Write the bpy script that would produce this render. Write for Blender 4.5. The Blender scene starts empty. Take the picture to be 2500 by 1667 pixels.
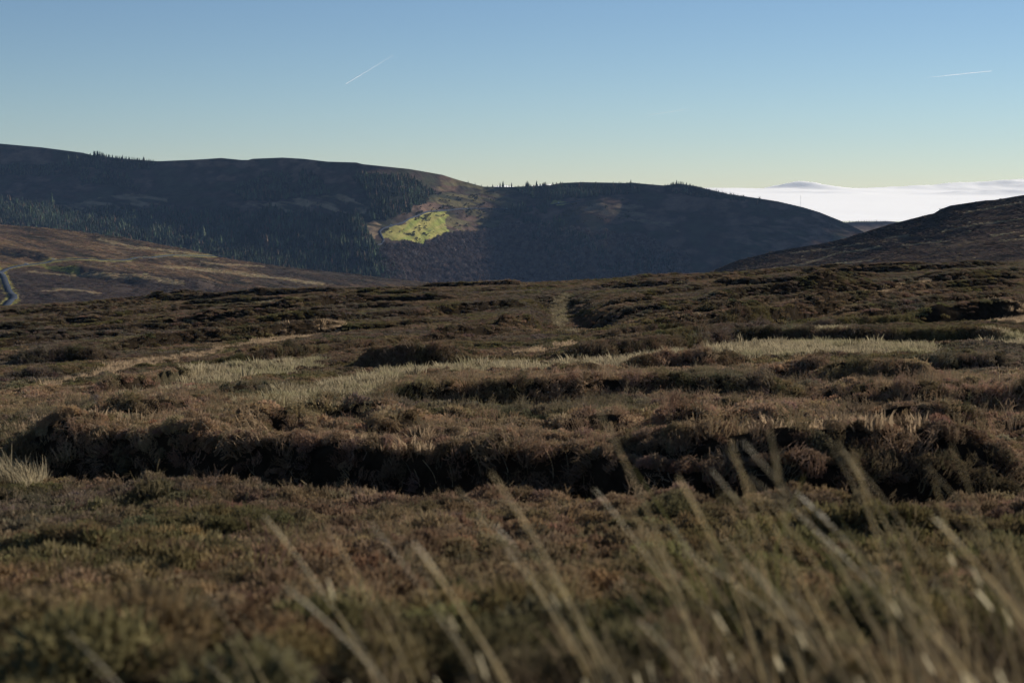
import bpy, math, random
import numpy as np

# ------------------------------------------------------------------ camera, sky, sun, exposure
W, H, F = 2500.0, 1667.0, 3819.0          # photograph size and focal length, in photograph pixels
EYE = 1.6                                  # camera height
PITCH = math.atan((833.5 - 455.0) / F)     # horizon sits at row 455
sc = bpy.context.scene
root_col = sc.collection
cam_d = bpy.data.cameras.new("camera")
cam = bpy.data.objects.new("camera", cam_d)
root_col.objects.link(cam)
cam.location = (0, 0, EYE)
cam.rotation_euler = (math.pi / 2 - PITCH, 0, 0)
cam_d.sensor_width = 36.0
cam_d.lens = 36.0 * F / W
cam_d.clip_start = 0.1
cam_d.clip_end = 600000.0
cam_d.dof.use_dof = True
cam_d.dof.focus_distance = 160.0
cam_d.dof.aperture_fstop = 2.0
sc.camera = cam

SUN_AZ, SUN_EL = math.radians(42), math.radians(20)   # azimuth to the right of the view direction
world = bpy.data.worlds.new("World")
sc.world = world
world.use_nodes = True
wn = world.node_tree.nodes
wn.clear()
sky = wn.new("ShaderNodeTexSky")
sky.sky_type = 'NISHITA'
sky.sun_disc = False
sky.sun_elevation = SUN_EL
sky.sun_rotation = SUN_AZ
sky.altitude = 450.0
sky.air_density = 0.82
sky.dust_density = 0.0
sky.ozone_density = 3.2
bg = wn.new("ShaderNodeBackground")
bg.inputs['Strength'].default_value = 0.05
wo = wn.new("ShaderNodeOutputWorld")
world.node_tree.links.new(sky.outputs[0], bg.inputs[0])
world.node_tree.links.new(bg.outputs[0], wo.inputs[0])

sun_d = bpy.data.lights.new("sun", 'SUN')
sun_d.energy = 5.0
sun_d.angle = math.radians(0.5)
sun_d.color = (1.0, 0.92, 0.82)
sun = bpy.data.objects.new("sun", sun_d)
root_col.objects.link(sun)
from mathutils import Vector
sdir = Vector((math.sin(SUN_AZ) * math.cos(SUN_EL), math.cos(SUN_AZ) * math.cos(SUN_EL), math.sin(SUN_EL)))
sun.rotation_euler = sdir.to_track_quat('Z', 'Y').to_euler()

sc.view_settings.view_transform = 'Standard'
sc.view_settings.look = 'None'
sc.view_settings.gamma = 1.0
sc.view_settings.use_curve_mapping = False
sc.view_settings.exposure = 0.6
sc.render.engine = 'CYCLES'
sc.cycles.use_denoising = True
sc.cycles.max_bounces = 6
sc.cycles.diffuse_bounces = 2
sc.cycles.glossy_bounces = 2
sc.cycles.transmission_bounces = 3
sc.cycles.transparent_max_bounces = 8
sc.cycles.volume_bounces = 0
sc.cycles.use_adaptive_sampling = True
sc.cycles.adaptive_threshold = 0.02

rng = np.random.default_rng(7)
random.seed(7)

# ------------------------------------------------------------------ projection helpers
CT, ST = math.cos(PITCH), math.sin(PITCH)

def slopes(u, v):
    """ray through photograph pixel -> (x per y, z per y)"""
    a = (np.asarray(u, float) - 1250.0) / F
    b = -(np.asarray(v, float) - 833.5) / F
    dy = CT + b * ST
    dz = -ST + b * CT
    return a / dy, dz / dy

def P(u, v, D):
    sx, sz = slopes(u, v)
    D = np.asarray(D, float)
    return np.stack([sx * D, D + 0 * sx, EYE + sz * D], -1)

def project(x, y, z):
    zz = z - EYE
    fwd = y * CT - zz * ST
    up = y * ST + zz * CT
    return 1250.0 + F * x / fwd, 833.5 - F * up / fwd

# ------------------------------------------------------------------ noise
def _hash(ix, iy, seed):
    n = (ix.astype(np.int64) * 374761393 + iy.astype(np.int64) * 668265263 + seed * 1442695041) & 0xFFFFFFFF
    n = ((n ^ (n >> 13)) * 1274126177) & 0xFFFFFFFF
    n = n ^ (n >> 16)
    return (n & 0xFFFF) / 65535.0

def vnoise(x, y, seed=0):
    x, y = np.broadcast_arrays(np.asarray(x, float), np.asarray(y, float))
    ix, iy = np.floor(x), np.floor(y)
    fx, fy = x - ix, y - iy
    fx = fx * fx * fx * (fx * (fx * 6 - 15) + 10)
    fy = fy * fy * fy * (fy * (fy * 6 - 15) + 10)
    ix, iy = ix.astype(np.int64), iy.astype(np.int64)
    a, b = _hash(ix, iy, seed), _hash(ix + 1, iy, seed)
    c, d = _hash(ix, iy + 1, seed), _hash(ix + 1, iy + 1, seed)
    return (a * (1 - fx) + b * fx) * (1 - fy) + (c * (1 - fx) + d * fx) * fy

def fbm(x, y, octaves=4, seed=0, gain=0.5):
    s, amp, tot = 0.0, 1.0, 0.0
    for k in range(octaves):
        s = s + amp * (vnoise(x * 2 ** k + 17.3 * k, y * 2 ** k - 9.1 * k, seed + k * 31) - 0.5)
        tot += amp
        amp *= gain
    return s / tot * 2.0          # about -1..1

def sstep(x, a, b):
    t = np.clip((x - a) / (b - a), 0, 1)
    return t * t * (3 - 2 * t)

def inpoly(u, v, poly):
    u = np.asarray(u, float); v = np.asarray(v, float)
    res = np.zeros(np.broadcast(u, v).shape, bool)
    n = len(poly)
    for i in range(n):
        x1, y1 = poly[i]; x2, y2 = poly[(i + 1) % n]
        if y1 == y2: continue
        cond = ((y1 > v) != (y2 > v))
        res ^= cond & (u < (x2 - x1) * (v - y1) / (y2 - y1) + x1)
    return res

def poly_soft(u, v, poly, jit=6.0, seed=3, k=1.0):
    """polygon with a ragged edge"""
    return inpoly(u + jit * fbm(u * 0.06 * k, v * 0.10 * k, 3, seed), v + 0.5 * jit * fbm(u * 0.07 * k, v * 0.13 * k, 3, seed + 5), poly)

def near_line(u, v, pts):
    """vertical pixel distance v - line(u); nan outside"""
    xs = [p[0] for p in pts]; ys = [p[1] for p in pts]
    return np.where((u < xs[0]) | (u > xs[-1]), np.nan, v - np.interp(u, xs, ys))

def lerp(a, b, w):
    return a + (np.asarray(b, float) - a) * np.asarray(w)[..., None]

# ------------------------------------------------------------------ object helpers
def tag(o, label=None, cat=None, group=None, kind=None):
    if label: o["label"] = label
    if cat: o["category"] = cat
    if group: o["group"] = group
    if kind: o["kind"] = kind
    return o

def mesh_np(name, verts, faces, mat, col=None, smooth=True, uvw=None):
    me = bpy.data.meshes.new(name)
    verts = np.asarray(verts, np.float32).reshape(-1, 3)
    faces = np.asarray(faces, np.int32)
    k = faces.shape[1]
    me.vertices.add(len(verts)); me.vertices.foreach_set("co", verts.ravel())
    me.loops.add(faces.size); me.loops.foreach_set("vertex_index", faces.ravel())
    me.polygons.add(len(faces))
    me.polygons.foreach_set("loop_start", np.arange(0, faces.size, k, dtype=np.int32))
    me.polygons.foreach_set("loop_total", np.full(len(faces), k, np.int32))
    me.update(calc_edges=True)
    me.validate()
    if smooth:
        me.polygons.foreach_set("use_smooth", np.ones(len(me.polygons), bool))
    if col is not None:
        at = me.attributes.new("col", 'FLOAT_COLOR', 'POINT')
        c4 = np.ones((len(verts), 4), np.float32)
        c4[:, :3] = np.asarray(col, np.float32).reshape(-1, 3)
        at.data.foreach_set("color", c4.ravel())
    if mat: me.materials.append(mat)
    return me

def link(name, data, parent=None):
    o = bpy.data.objects.new(name, data)
    root_col.objects.link(o)
    if parent is not None: o.parent = parent
    return o

def empty(name, loc, rz=0.0, scale=1.0):
    o = bpy.data.objects.new(name, None)
    root_col.objects.link(o)
    o.location = loc; o.rotation_euler = (0, 0, rz); o.scale = (scale,) * 3
    o.empty_display_size = 0.1
    return o

def grid_faces(nr, nc):
    i = np.arange(nr * nc).reshape(nr, nc)
    return np.stack([i[:-1, :-1], i[:-1, 1:], i[1:, 1:], i[1:, :-1]], -1).reshape(-1, 4)

# ------------------------------------------------------------------ materials
def new_mat(name):
    m = bpy.data.materials.new(name); m.use_nodes = True
    n, l = m.node_tree.nodes, m.node_tree.links
    n.clear()
    out = n.new("ShaderNodeOutputMaterial")
    return m, n, l, out

def mat_ground(name, scale, bump=0.3, dist=1.0, amount=0.45, stretch=(1, 1, 1)):
    """vertex colour times fine noise, with fine relief"""
    m, n, l, out = new_mat(name)
    b = n.new("ShaderNodeBsdfPrincipled")
    b.inputs['Roughness'].default_value = 0.95
    b.inputs['Specular IOR Level'].default_value = 0.0
    a = n.new("ShaderNodeAttribute"); a.attribute_name = "col"
    tc = n.new("ShaderNodeTexCoord")
    mp = n.new("ShaderNodeMapping"); mp.inputs['Scale'].default_value = stretch
    no = n.new("ShaderNodeTexNoise"); no.inputs['Scale'].default_value = scale
    no.inputs['Detail'].default_value = 5.0; no.inputs['Roughness'].default_value = 0.65
    mr = n.new("ShaderNodeMapRange")
    mr.inputs['From Min'].default_value = 0.3; mr.inputs['From Max'].default_value = 0.7
    mr.inputs['To Min'].default_value = 1 - amount; mr.inputs['To Max'].default_value = 1 + amount
    mx = n.new("ShaderNodeMix"); mx.data_type = 'RGBA'; mx.blend_type = 'MULTIPLY'
    mx.inputs[0].default_value = 1.0
    bp = n.new("ShaderNodeBump"); bp.inputs['Strength'].default_value = bump; bp.inputs['Distance'].default_value = dist
    l.new(tc.outputs['Object'], mp.inputs[0]); l.new(mp.outputs[0], no.inputs['Vector'])
    l.new(no.outputs[0], mr.inputs[0])
    l.new(a.outputs['Color'], mx.inputs[6]); l.new(mr.outputs[0], mx.inputs[7])
    l.new(mx.outputs[2], b.inputs['Base Color'])
    l.new(no.outputs[0], bp.inputs['Height']); l.new(bp.outputs[0], b.inputs['Normal'])
    l.new(b.outputs[0], out.inputs[0])
    return m

def mat_leaf(name, instanced=True, color=None, trans=0.25, gloss=0.0):
    """plants: diffuse plus light that comes through the leaf; colour of each plant from its instance"""
    m, n, l, out = new_mat(name)
    d = n.new("ShaderNodeBsdfDiffuse"); t = n.new("ShaderNodeBsdfTranslucent")
    mix = n.new("ShaderNodeMixShader"); mix.inputs[0].default_value = trans
    if instanced:
        a = n.new("ShaderNodeAttribute"); a.attribute_type = 'INSTANCER'; a.attribute_name = "col"
        src = a.outputs['Color']
    else:
        tc = n.new("ShaderNodeTexCoord")
        no = n.new("ShaderNodeTexNoise"); no.inputs['Scale'].default_value = 9.0
        oi = n.new("ShaderNodeObjectInfo")
        ad = n.new("ShaderNodeMath"); ad.operation = 'MULTIPLY_ADD'
        ad.inputs[1].default_value = 0.7; ad.inputs[2].default_value = 0.30
        ad2 = n.new("ShaderNodeMath"); ad2.operation = 'MULTIPLY_ADD'; ad2.inputs[1].default_value = 0.7
        l.new(oi.outputs['Random'], ad.inputs[0])
        l.new(tc.outputs['Object'], no.inputs['Vector'])
        l.new(no.outputs[0], ad2.inputs[0]); l.new(ad.outputs[0], ad2.inputs[2])
        mx = n.new("ShaderNodeMix"); mx.data_type = 'RGBA'; mx.blend_type = 'MULTIPLY'; mx.inputs[0].default_value = 1.0
        mx.inputs[6].default_value = (*color, 1)
        l.new(ad2.outputs[0], mx.inputs[7]); src = mx.outputs[2]
    l.new(src, d.inputs[0]); l.new(src, t.inputs[0])
    l.new(d.outputs[0], mix.inputs[1]); l.new(t.outputs[0], mix.inputs[2])
    res = mix.outputs[0]
    if gloss:
        g = n.new("ShaderNodeBsdfGlossy"); g.inputs['Roughness'].default_value = 0.35
        g.inputs['Color'].default_value = (0.9, 0.9, 0.85, 1)
        m2 = n.new("ShaderNodeMixShader"); m2.inputs[0].default_value = gloss
        l.new(res, m2.inputs[1]); l.new(g.outputs[0], m2.inputs[2]); res = m2.outputs[0]
    l.new(res, out.inputs[0])
    return m

def mat_plain(name, color, rough=0.6, metal=0.0, noise=0.15, scale=3.0, spec=0.5):
    m, n, l, out = new_mat(name)
    b = n.new("ShaderNodeBsdfPrincipled")
    b.inputs['Roughness'].default_value = rough; b.inputs['Metallic'].default_value = metal
    b.inputs['Specular IOR Level'].default_value = spec
    no = n.new("ShaderNodeTexNoise"); no.inputs['Scale'].default_value = scale
    tc = n.new("ShaderNodeTexCoord"); l.new(tc.outputs['Object'], no.inputs['Vector'])
    r = n.new("ShaderNodeValToRGB")
    c = np.array(color)
    r.color_ramp.elements[0].position = 0.3; r.color_ramp.elements[1].position = 0.7
    r.color_ramp.elements[0].color = (*(c * (1 - noise)), 1); r.color_ramp.elements[1].color = (*np.minimum(c * (1 + noise), 1), 1)
    l.new(no.outputs[0], r.inputs[0]); l.new(r.outputs[0], b.inputs['Base Color'])
    l.new(b.outputs[0], out.inputs[0])
    return m

M_MOOR = mat_ground("peat_and_heather", 3.0, 0.5, 0.15, 0.5)
M_HILL = mat_ground("hillside", 0.035, 0.6, 6.0, 0.5)
M_SIDE = mat_ground("rough_pasture", 0.30, 0.8, 1.5, 0.65)
M_HEATH = mat_leaf("heather_sprigs", True, trans=0.22)
M_PALE = mat_leaf("pale_grass", True, trans=0.35)
M_TREE = mat_leaf("forest_needles", True, trans=0.08)
M_STALK = mat_leaf("dry_stalk", False, (0.66, 0.56, 0.36), trans=0.42, gloss=0.03)
M_BLADE = mat_leaf("dry_blades", False, (0.22, 0.165, 0.10), trans=0.35)
M_NEEDLE = mat_leaf("conifer_needles", False, (0.030, 0.045, 0.030), trans=0.08)
M_BARK = mat_plain("bark", (0.08, 0.06, 0.05), 0.9)

# ------------------------------------------------------------------ scattering (geometry-node instances, only for uncountable stuff)
def scatter(name, pts, rot, scl, idx, col, sources, label, cat, group=None):
    pts = np.asarray(pts, np.float32)
    n = len(pts)
    me = bpy.data.meshes.new(name)
    me.vertices.add(n); me.vertices.foreach_set("co", pts.ravel())
    for nm, ty, arr, key in (("rot", 'FLOAT_VECTOR', rot, "vector"), ("scl", 'FLOAT_VECTOR', scl, "vector"),
                             ("pick", 'INT', idx, "value")):
        at = me.attributes.new(nm, ty, 'POINT')
        at.data.foreach_set(key, np.ascontiguousarray(arr, np.int32 if ty == 'INT' else np.float32).ravel())
    c4 = np.ones((n, 4), np.float32); c4[:, :3] = col
    at = me.attributes.new("col", 'FLOAT_COLOR', 'POINT'); at.data.foreach_set("color", c4.ravel())
    o = link(name, me)
    colx = bpy.data.collections.new(name + "_sources")
    for i, s in enumerate(sources):
        so = bpy.data.objects.new("%s_source_%02d" % (name, i), s)
        colx.objects.link(so)
    g = bpy.data.node_groups.new(name + "_scatter", 'GeometryNodeTree')
    g.interface.new_socket("Geometry", in_out='INPUT', socket_type='NodeSocketGeometry')
    g.interface.new_socket("Geometry", in_out='OUTPUT', socket_type='NodeSocketGeometry')
    N, L = g.nodes, g.links
    gi, go = N.new("NodeGroupInput"), N.new("NodeGroupOutput")
    ci = N.new("GeometryNodeCollectionInfo")
    ci.inputs['Collection'].default_value = colx
    ci.inputs['Separate Children'].default_value = True
    ci.inputs['Reset Children'].default_value = True
    iop = N.new("GeometryNodeInstanceOnPoints")
    iop.inputs['Pick Instance'].default_value = True
    def na(nm, ty):
        x = N.new("GeometryNodeInputNamedAttribute"); x.data_type = ty; x.inputs['Name'].default_value = nm
        return x.outputs['Attribute']
    L.new(gi.outputs[0], iop.inputs['Points']); L.new(ci.outputs[0], iop.inputs['Instance'])
    L.new(na("pick", 'INT'), iop.inputs['Instance Index'])
    L.new(na("rot", 'FLOAT_VECTOR'), iop.inputs['Rotation'])
    L.new(na("scl", 'FLOAT_VECTOR'), iop.inputs['Scale'])
    L.new(iop.outputs[0], go.inputs[0])
    md = o.modifiers.new("scatter", 'NODES'); md.node_group = g
    tag(o, label, cat, group, "stuff")
    return o

# ------------------------------------------------------------------ the moor: height of the ground
_tab = [(1667, 5.0), (1560, 7.5), (1450, 11.5), (1400, 14), (1300, 20.5), (1200, 30), (1165, 34), (1060, 40), (1000, 49),
        (900, 76), (850, 99), (800, 136), (750, 192), (700, 272), (685, 312)]
_ys = [d for v, d in _tab]; _zs = [float(EYE + slopes(1250, v)[1] * d) for v, d in _tab]
PY = np.array([-60, -4, 1.5, 3.0] + _ys + [340, 400, 500, 650, 900])
PZ = np.array([0.25, 0.25, 0.2, 0.08] + _zs + [_zs[-1] - 2.6, _zs[-1] - 11, _zs[-1] - 30, _zs[-1] - 62, _zs[-1] - 120])
_yy = np.linspace(-60, 900, 4801)
_zz = np.interp(_yy, PY, PZ)
_k = np.ones(9) / 9
_zz = np.convolve(np.pad(_zz, 4, mode='edge'), _k, 'valid')
_zl = np.convolve(np.pad(_zz, 30, mode='edge'), np.ones(61) / 61, 'valid')
_wz = sstep(_yy, 45, 90)
_zz = _zz * (1 - _wz) + _zl * _wz

def z_base(x, y):
    tilt = 0.012 + 0.032 * sstep(y, 25, 130)
    return np.interp(y, _yy, _zz) - 0.7 * sstep(y, 180, 300) + tilt * x * sstep(y, 3, 20)

BANKS = []     # (xs, ys, height m, length behind m, trough m)
def banks_dz(x, y, banks):
    z = np.zeros(np.shape(x))
    if not banks: return z
    wig = fbm(x * 0.35, y * 0.22, 3, 91)
    far = sstep(y, 20, 150)
    wig = wig * (1 - far) + far * (0.35 * wig + fbm(x * 0.05, y * 0.04, 3, 92))
    for xs, ys, h, back, trough in banks:
        m = (x > xs[0]) & (x < xs[-1]) & (y > ys.min() - 5) & (y < ys.max() + back * 6 + 2)
        if not m.any(): continue
        xm = x[m]
        yb = np.interp(xm, xs, ys) + wig[m] * (0.55 + 1.3 * far[m])
        e = min(0.2 * (xs[-1] - xs[0]), 1.2 + 0.03 * ys[0])
        w = sstep(xm, xs[0], xs[0] + e) * (1 - sstep(xm, xs[-1] - e, xs[-1]))
        s = y[m] - yb
        wd = 0.35 + 0.4 * h + 0.003 * ys.mean()
        up = sstep(s, -0.1, wd) * np.exp(-np.clip(s - wd, 0, None) / (back * 1.6))
        dz = h * w * up
        if trough: dz = dz - trough * w * sstep(s, -3.2, -1.2) * (1 - sstep(s, -0.2, wd * 0.6))
        z[m] += dz
    return z

def z_cover(x, y):
    """mean top of the plant cover"""
    x, y = np.broadcast_arrays(np.asarray(x, float), np.asarray(y, float))
    return z_base(x, y) + 0.15 + 0.35 * sstep(y, 15, 60) + banks_dz(x, y, BANKS[:2] if len(BANKS) > 2 else [])

_ry = np.concatenate([np.linspace(3, 60, 400), np.linspace(60.2, 330, 900)])
def on_moor(u, v):
    """photograph pixel -> point (x, y) on the smooth moor"""
    sx, sz = slopes(u, v)
    d = z_cover(sx * _ry, _ry) - (EYE + sz * _ry)
    hit = np.nonzero(d > 0)[0]
    y = _ry[hit[0]] if len(hit) else 318.0
    return float(sx * y), float(y)

def bank(pts, hpx, back=1.2, trough=0.0):
    w = np.array([on_moor(u, v) for u, v in pts])
    o = np.argsort(w[:, 0]); w = w[o]
    ym = w[:, 1].mean()
    BANKS.append((w[:, 0], w[:, 1], hpx * ym / F, back, trough))

# the big peat bank across the picture and its trough
bank([(-120, 1150), (0, 1128), (130, 1135), (300, 1145), (460, 1160), (800, 1180), (1180, 1190), (1400, 1200), (1600, 1212), (1900, 1215), (2200, 1205), (2500, 1200), (2700, 1200)], 115, 7.0, 0.75)
bank([(1400, 1190), (1650, 1200), (1900, 1200), (2200, 1192), (2700, 1190)], 55, 8.0, 0.3)
bank([(830, 975), (1000, 974), (1280, 962), (1480, 950), (1700, 947), (1900, 940), (2010, 928)], 50, 7, 0.25)
bank([(2060, 976), (2250, 974), (2480, 968), (2640, 962)], 50, 6, 0.25)
bank([(2000, 918), (2205, 912), (2330, 915)], 42, 4, 0.15)
bank([(860, 876), (960, 877), (1150, 870)], 48, 5, 0.2)
bank([(1310, 864), (1450, 856), (1600, 845), (1800, 818), (1950, 814), (2150, 815), (2350, 812), (2560, 812)], 30, 8, 0.2)
bank([(195, 940), (330, 928), (480, 908)], 42, 6, 0.2)
bank([(120, 992), (300, 994), (500, 985)], 44, 4)
bank([(-100, 1062), (0, 1058), (140, 1062), (280, 1080)], 12, 3)
for pts, h in [
    ([(260, 739), (600, 722), (900, 707)], 7), ([(0, 787), (210, 757), (420, 730)], 7), ([(0, 824), (240, 800), (478, 780)], 8),
    ([(0, 877), (140, 868), (270, 862)], 14), ([(190, 812), (440, 795), (690, 780)], 8), ([(460, 793), (727, 777)], 10),
    ([(210, 850), (500, 824), (880, 791)], 9), ([(436, 816), (700, 780), (900, 753)], 7), ([(-60, 845), (160, 822)], 9),
    ([(800, 727), (1030, 718)], 6), ([(945, 782), (1075, 762), (1305, 742)], 12), ([(1202, 797), (1320, 774)], 13),
    ([(1000, 700), (1300, 690)], 5), ([(600, 760), (900, 735), (1150, 722)], 7), ([(1050, 820), (1250, 800)], 9),
    ([(1700, 698), (2000, 682), (2170, 667)], 8), ([(1900, 672), (2200, 660), (2500, 640)], 7), ([(1690, 748), (1830, 732), (2125, 708)], 15),
    ([(1700, 777), (1900, 759)], 12), ([(1690, 812), (1900, 788), (2080, 747), (2215, 731)], 17), ([(2180, 722), (2330, 704), (2520, 690)], 9),
    ([(1700, 722), (1960, 702), (2130, 692)], 8), ([(2240, 692), (2400, 680), (2520, 672)], 8), ([(1480, 700), (1700, 690)], 6),
    ([(1500, 770), (1650, 760)], 9), ([(2250, 775), (2420, 760), (2520, 752)], 12), ([(2050, 770), (2250, 750)], 9),
    ([(1480, 745), (1620, 735)], 8), ([(2000, 655), (2300, 645)], 5), ([(400, 745), (760, 730)], 6), ([(0, 905), (120, 900)], 9),
    ([(1330, 915), (1480, 905)], 10), ([(1500, 890), (1640, 880), (1850, 872)], 14), ([(1850, 905), (2040, 900)], 13), ([(2250, 880), (2500, 868)], 12),
    ([(700, 985), (980, 1000)], 14), ([(880, 1042), (1020, 1035)], 18), ([(1350, 1030), (1560, 1010)], 14), ([(1830, 1030), (1960, 1022)], 20),
    ([(2150, 1010), (2420, 1000)], 18), ([(1620, 1020), (1760, 1015)], 18), ([(560, 1030), (760, 1022)], 14)]:
    bank(pts, h * 2.4, 2.5 if h > 9 else 4.0, 0.12)
for k in range(11):                                     # long drainage furrows, all lying much the same way
    v = 706 + k * 15.5 + rng.normal() * 3
    for u0 in (-150, 480, 1450, 1980):
        u = u0 + rng.uniform(-80, 80); ln = rng.uniform(420, 760); sl = -rng.uniform(0.070, 0.100) if u0 < 1200 else -rng.uniform(0.085, 0.12)
        vv = v + 0.075 * (1250 - u) * (1 if u0 > 1200 else 0.62) + rng.normal() * 4
        if vv < 672 or vv > 880 or rng.random() < 0.2: continue
        q = np.linspace(0, 1, 6)
        bank([(u + ln * a, vv + sl * ln * a + rng.normal() * 1.6) for a in q], rng.uniform(12, 19) * (0.75 + 0.25 * (vv > 740)), 4.5, 0.15)
# small banks and hummocks nobody could trace
for i in range(30):
    y = 60 + 250 * rng.random() ** 0.7
    x = (rng.random() - 0.5) * 0.85 * y
    ln = rng.uniform(2, 9) * (0.6 + y / 160)
    s = -0.25 + rng.normal() * 0.12
    BANKS.append((np.array([x - ln, x, x + ln]), np.array([y + s * ln * 0.5, y + rng.normal() * 0.3, y - s * ln * 0.5]) - 0, rng.uniform(0.15, 0.40), rng.uniform(1.5, 4), 0))
for i in range(150):
    y = 14 + 43 * rng.random()
    x = (rng.random() - 0.5) * 0.95 * y
    ln = rng.uniform(0.5, 1.8)
    BANKS.append((np.array([x - ln, x, x + ln]), np.array([y, y - 0.15, y + rng.normal() * 0.2]), rng.uniform(0.06, 0.20), rng.uniform(0.5, 1.4), 0))

GULLY = np.array([on_moor(u, v) for u, v in [(1362, 716), (1378, 740), (1392, 765), (1408, 795)]])

def moor_z(x, y):
    x = np.asarray(x, float); y = np.asarray(y, float)
    z = z_base(x, y)
    z = z + banks_dz(x, y, BANKS)
    # the gully that runs towards us
    gx = np.interp(y, GULLY[::-1, 1], GULLY[::-1, 0]); 
    wy = sstep(y, GULLY[-1, 1] - 2, GULLY[-1, 1] + 6) * (1 - sstep(y, GULLY[0, 1] - 10, GULLY[0, 1] + 4))
    z = z - 1.8 * wy * np.exp(-((x - gx) / 3.3) ** 4)
    amp = 0.05 + 0.14 * sstep(y, 5, 40) - 0.06 * sstep(y, 80, 140)
    z = z + amp * fbm(x * 0.55, y * 0.40, 4, 5) + 0.12 * sstep(y, 60, 160) * fbm(x * 0.05, y * 0.16, 3, 44)
    return z

# ------------------------------------------------------------------ what grows where on the moor (by place on the ground)
PALE = {   # strips of pale grass: polygon in photograph pixels
    "a": [(262, 944), (400, 916), (540, 882), (690, 864), (800, 862), (760, 884), (600, 906), (420, 930)],
    "b": [(560, 968), (690, 934), (800, 912), (900, 898), (960, 888), (1040, 876), (1030, 892), (930, 918), (915, 944), (780, 968), (650, 978)],
    "c": [(1050, 886), (1070, 872), (1320, 872), (1560, 856), (1700, 838), (1850, 816), (2060, 808), (2070, 822), (2290, 826), (2270, 842), (2000, 850), (1700, 872), (1400, 890)],
    "d": [(2385, 822), (2400, 804), (2560, 806), (2560, 820)],
    "e": [(-60, 1180), (-60, 1120), (60, 1122), (150, 1140), (130, 1168), (60, 1182)],
    "f": [(550, 748), (640, 738), (735, 732), (735, 738), (640, 747)],
    "g": [(1340, 722), (1362, 710), (1398, 712), (1386, 735), (1395, 765), (1418, 800), (1392, 802), (1366, 765)],
}
TAN = {    # shorter rust and straw-coloured growth
    "a": [(100, 912), (300, 872), (520, 838), (700, 806), (850, 786), (850, 794), (700, 818), (520, 850), (300, 885), (120, 920)],
    "b": [(-60, 1022), (0, 1012), (240, 1006), (470, 992), (470, 1002), (240, 1018), (0, 1026), (-60, 1030)],
    "c": [(1245, 850), (1300, 832), (1440, 818), (1430, 828), (1330, 848)],
    "d": [(1840, 742), (2000, 722), (2180, 700), (2290, 690), (2280, 697), (2150, 710), (2000, 732), (1850, 748)],
    "e": [(2240, 666), (2335, 660), (2330, 665), (2250, 670)],
    "f": [(2400, 775), (2450, 752), (2560, 744), (2560, 770)],
    "g": [(1520, 906), (1700, 895), (1840, 893), (1830, 902), (1650, 908)],
    "h": [(2150, 938), (2300, 918), (2500, 902), (2500, 916), (2350, 930)],
    "i": [(1700, 1075), (1780, 1035), (2000, 1020), (2300, 1018), (2280, 1040), (2000, 1055), (1850, 1080)],
    "j": [(830, 1055), (1000, 1048), (1250, 1040), (1240, 1056), (1000, 1072), (850, 1075)],
    "k": [(720, 700), (1000, 698), (1010, 702), (720, 706)],
}
def edge_jit(v):
    return 26 * np.clip((v - 620) / 300, 0.2, 1.2)
def zones(x, y):
    u, v = project(x, y, z_cover(x, y))
    pale = np.zeros(np.shape(u), bool); tan = np.zeros(np.shape(u), bool)
    j = edge_jit(v)
    for p in PALE.values(): pale |= poly_soft(u, v, p, j, 3, 0.5)
    for p in TAN.values(): tan |= poly_soft(u, v, p, j, 8, 0.5)
    return pale, tan & ~pale, u, v

BROWN = np.array((0.140, 0.102, 0.066)); OLIVE = np.array((0.132, 0.112, 0.050)); RUST = np.array((0.205, 0.142, 0.090))
GREY = np.array((0.135, 0.110, 0.086)); STRAW = np.array((0.39, 0.325, 0.205)); RUSTY = np.array((0.36, 0.265, 0.165))
DEEP = np.array((0.050, 0.048, 0.026))

def heath_colour(x, y, n):
    a = fbm(x * 0.30, y * 0.20, 3, 61); b = fbm(x * 0.12, y * 0.09, 3, 71); c = fbm(x * 0.9, y * 0.7, 2, 81)
    near = 1 - sstep(y, 40, 110)
    col = np.tile(BROWN, (n, 1))
    col = lerp(col, OLIVE, sstep(a + 0.30 * near, -0.05, 0.35) * 0.9)
    mid = sstep(y, 28, 36) * (1 - sstep(y, 60, 80))
    col = lerp(col, RUST, sstep(b + 0.15 * near + 0.25 * mid, 0.10, 0.5) * 0.8)
    col = col * (1 + 0.35 * mid)[:, None]  # sunlit tone of the middle moor put into the heather colour
    col = lerp(col, GREY, sstep(-b, 0.05, 0.4) * 0.6)
    col = lerp(col, DEEP, sstep(c, 0.15, 0.5) * 0.6)
    col = lerp(col, (0.20, 0.145, 0.078), 0.55 * (1 - sstep(y, 8, 26)) * sstep(b - a, -0.5, 0.2))
    return 1.28 * col * rng.uniform(0.7, 1.35, (n, 1)) * (1 + rng.normal(0, 0.05, (n, 3)))

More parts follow.
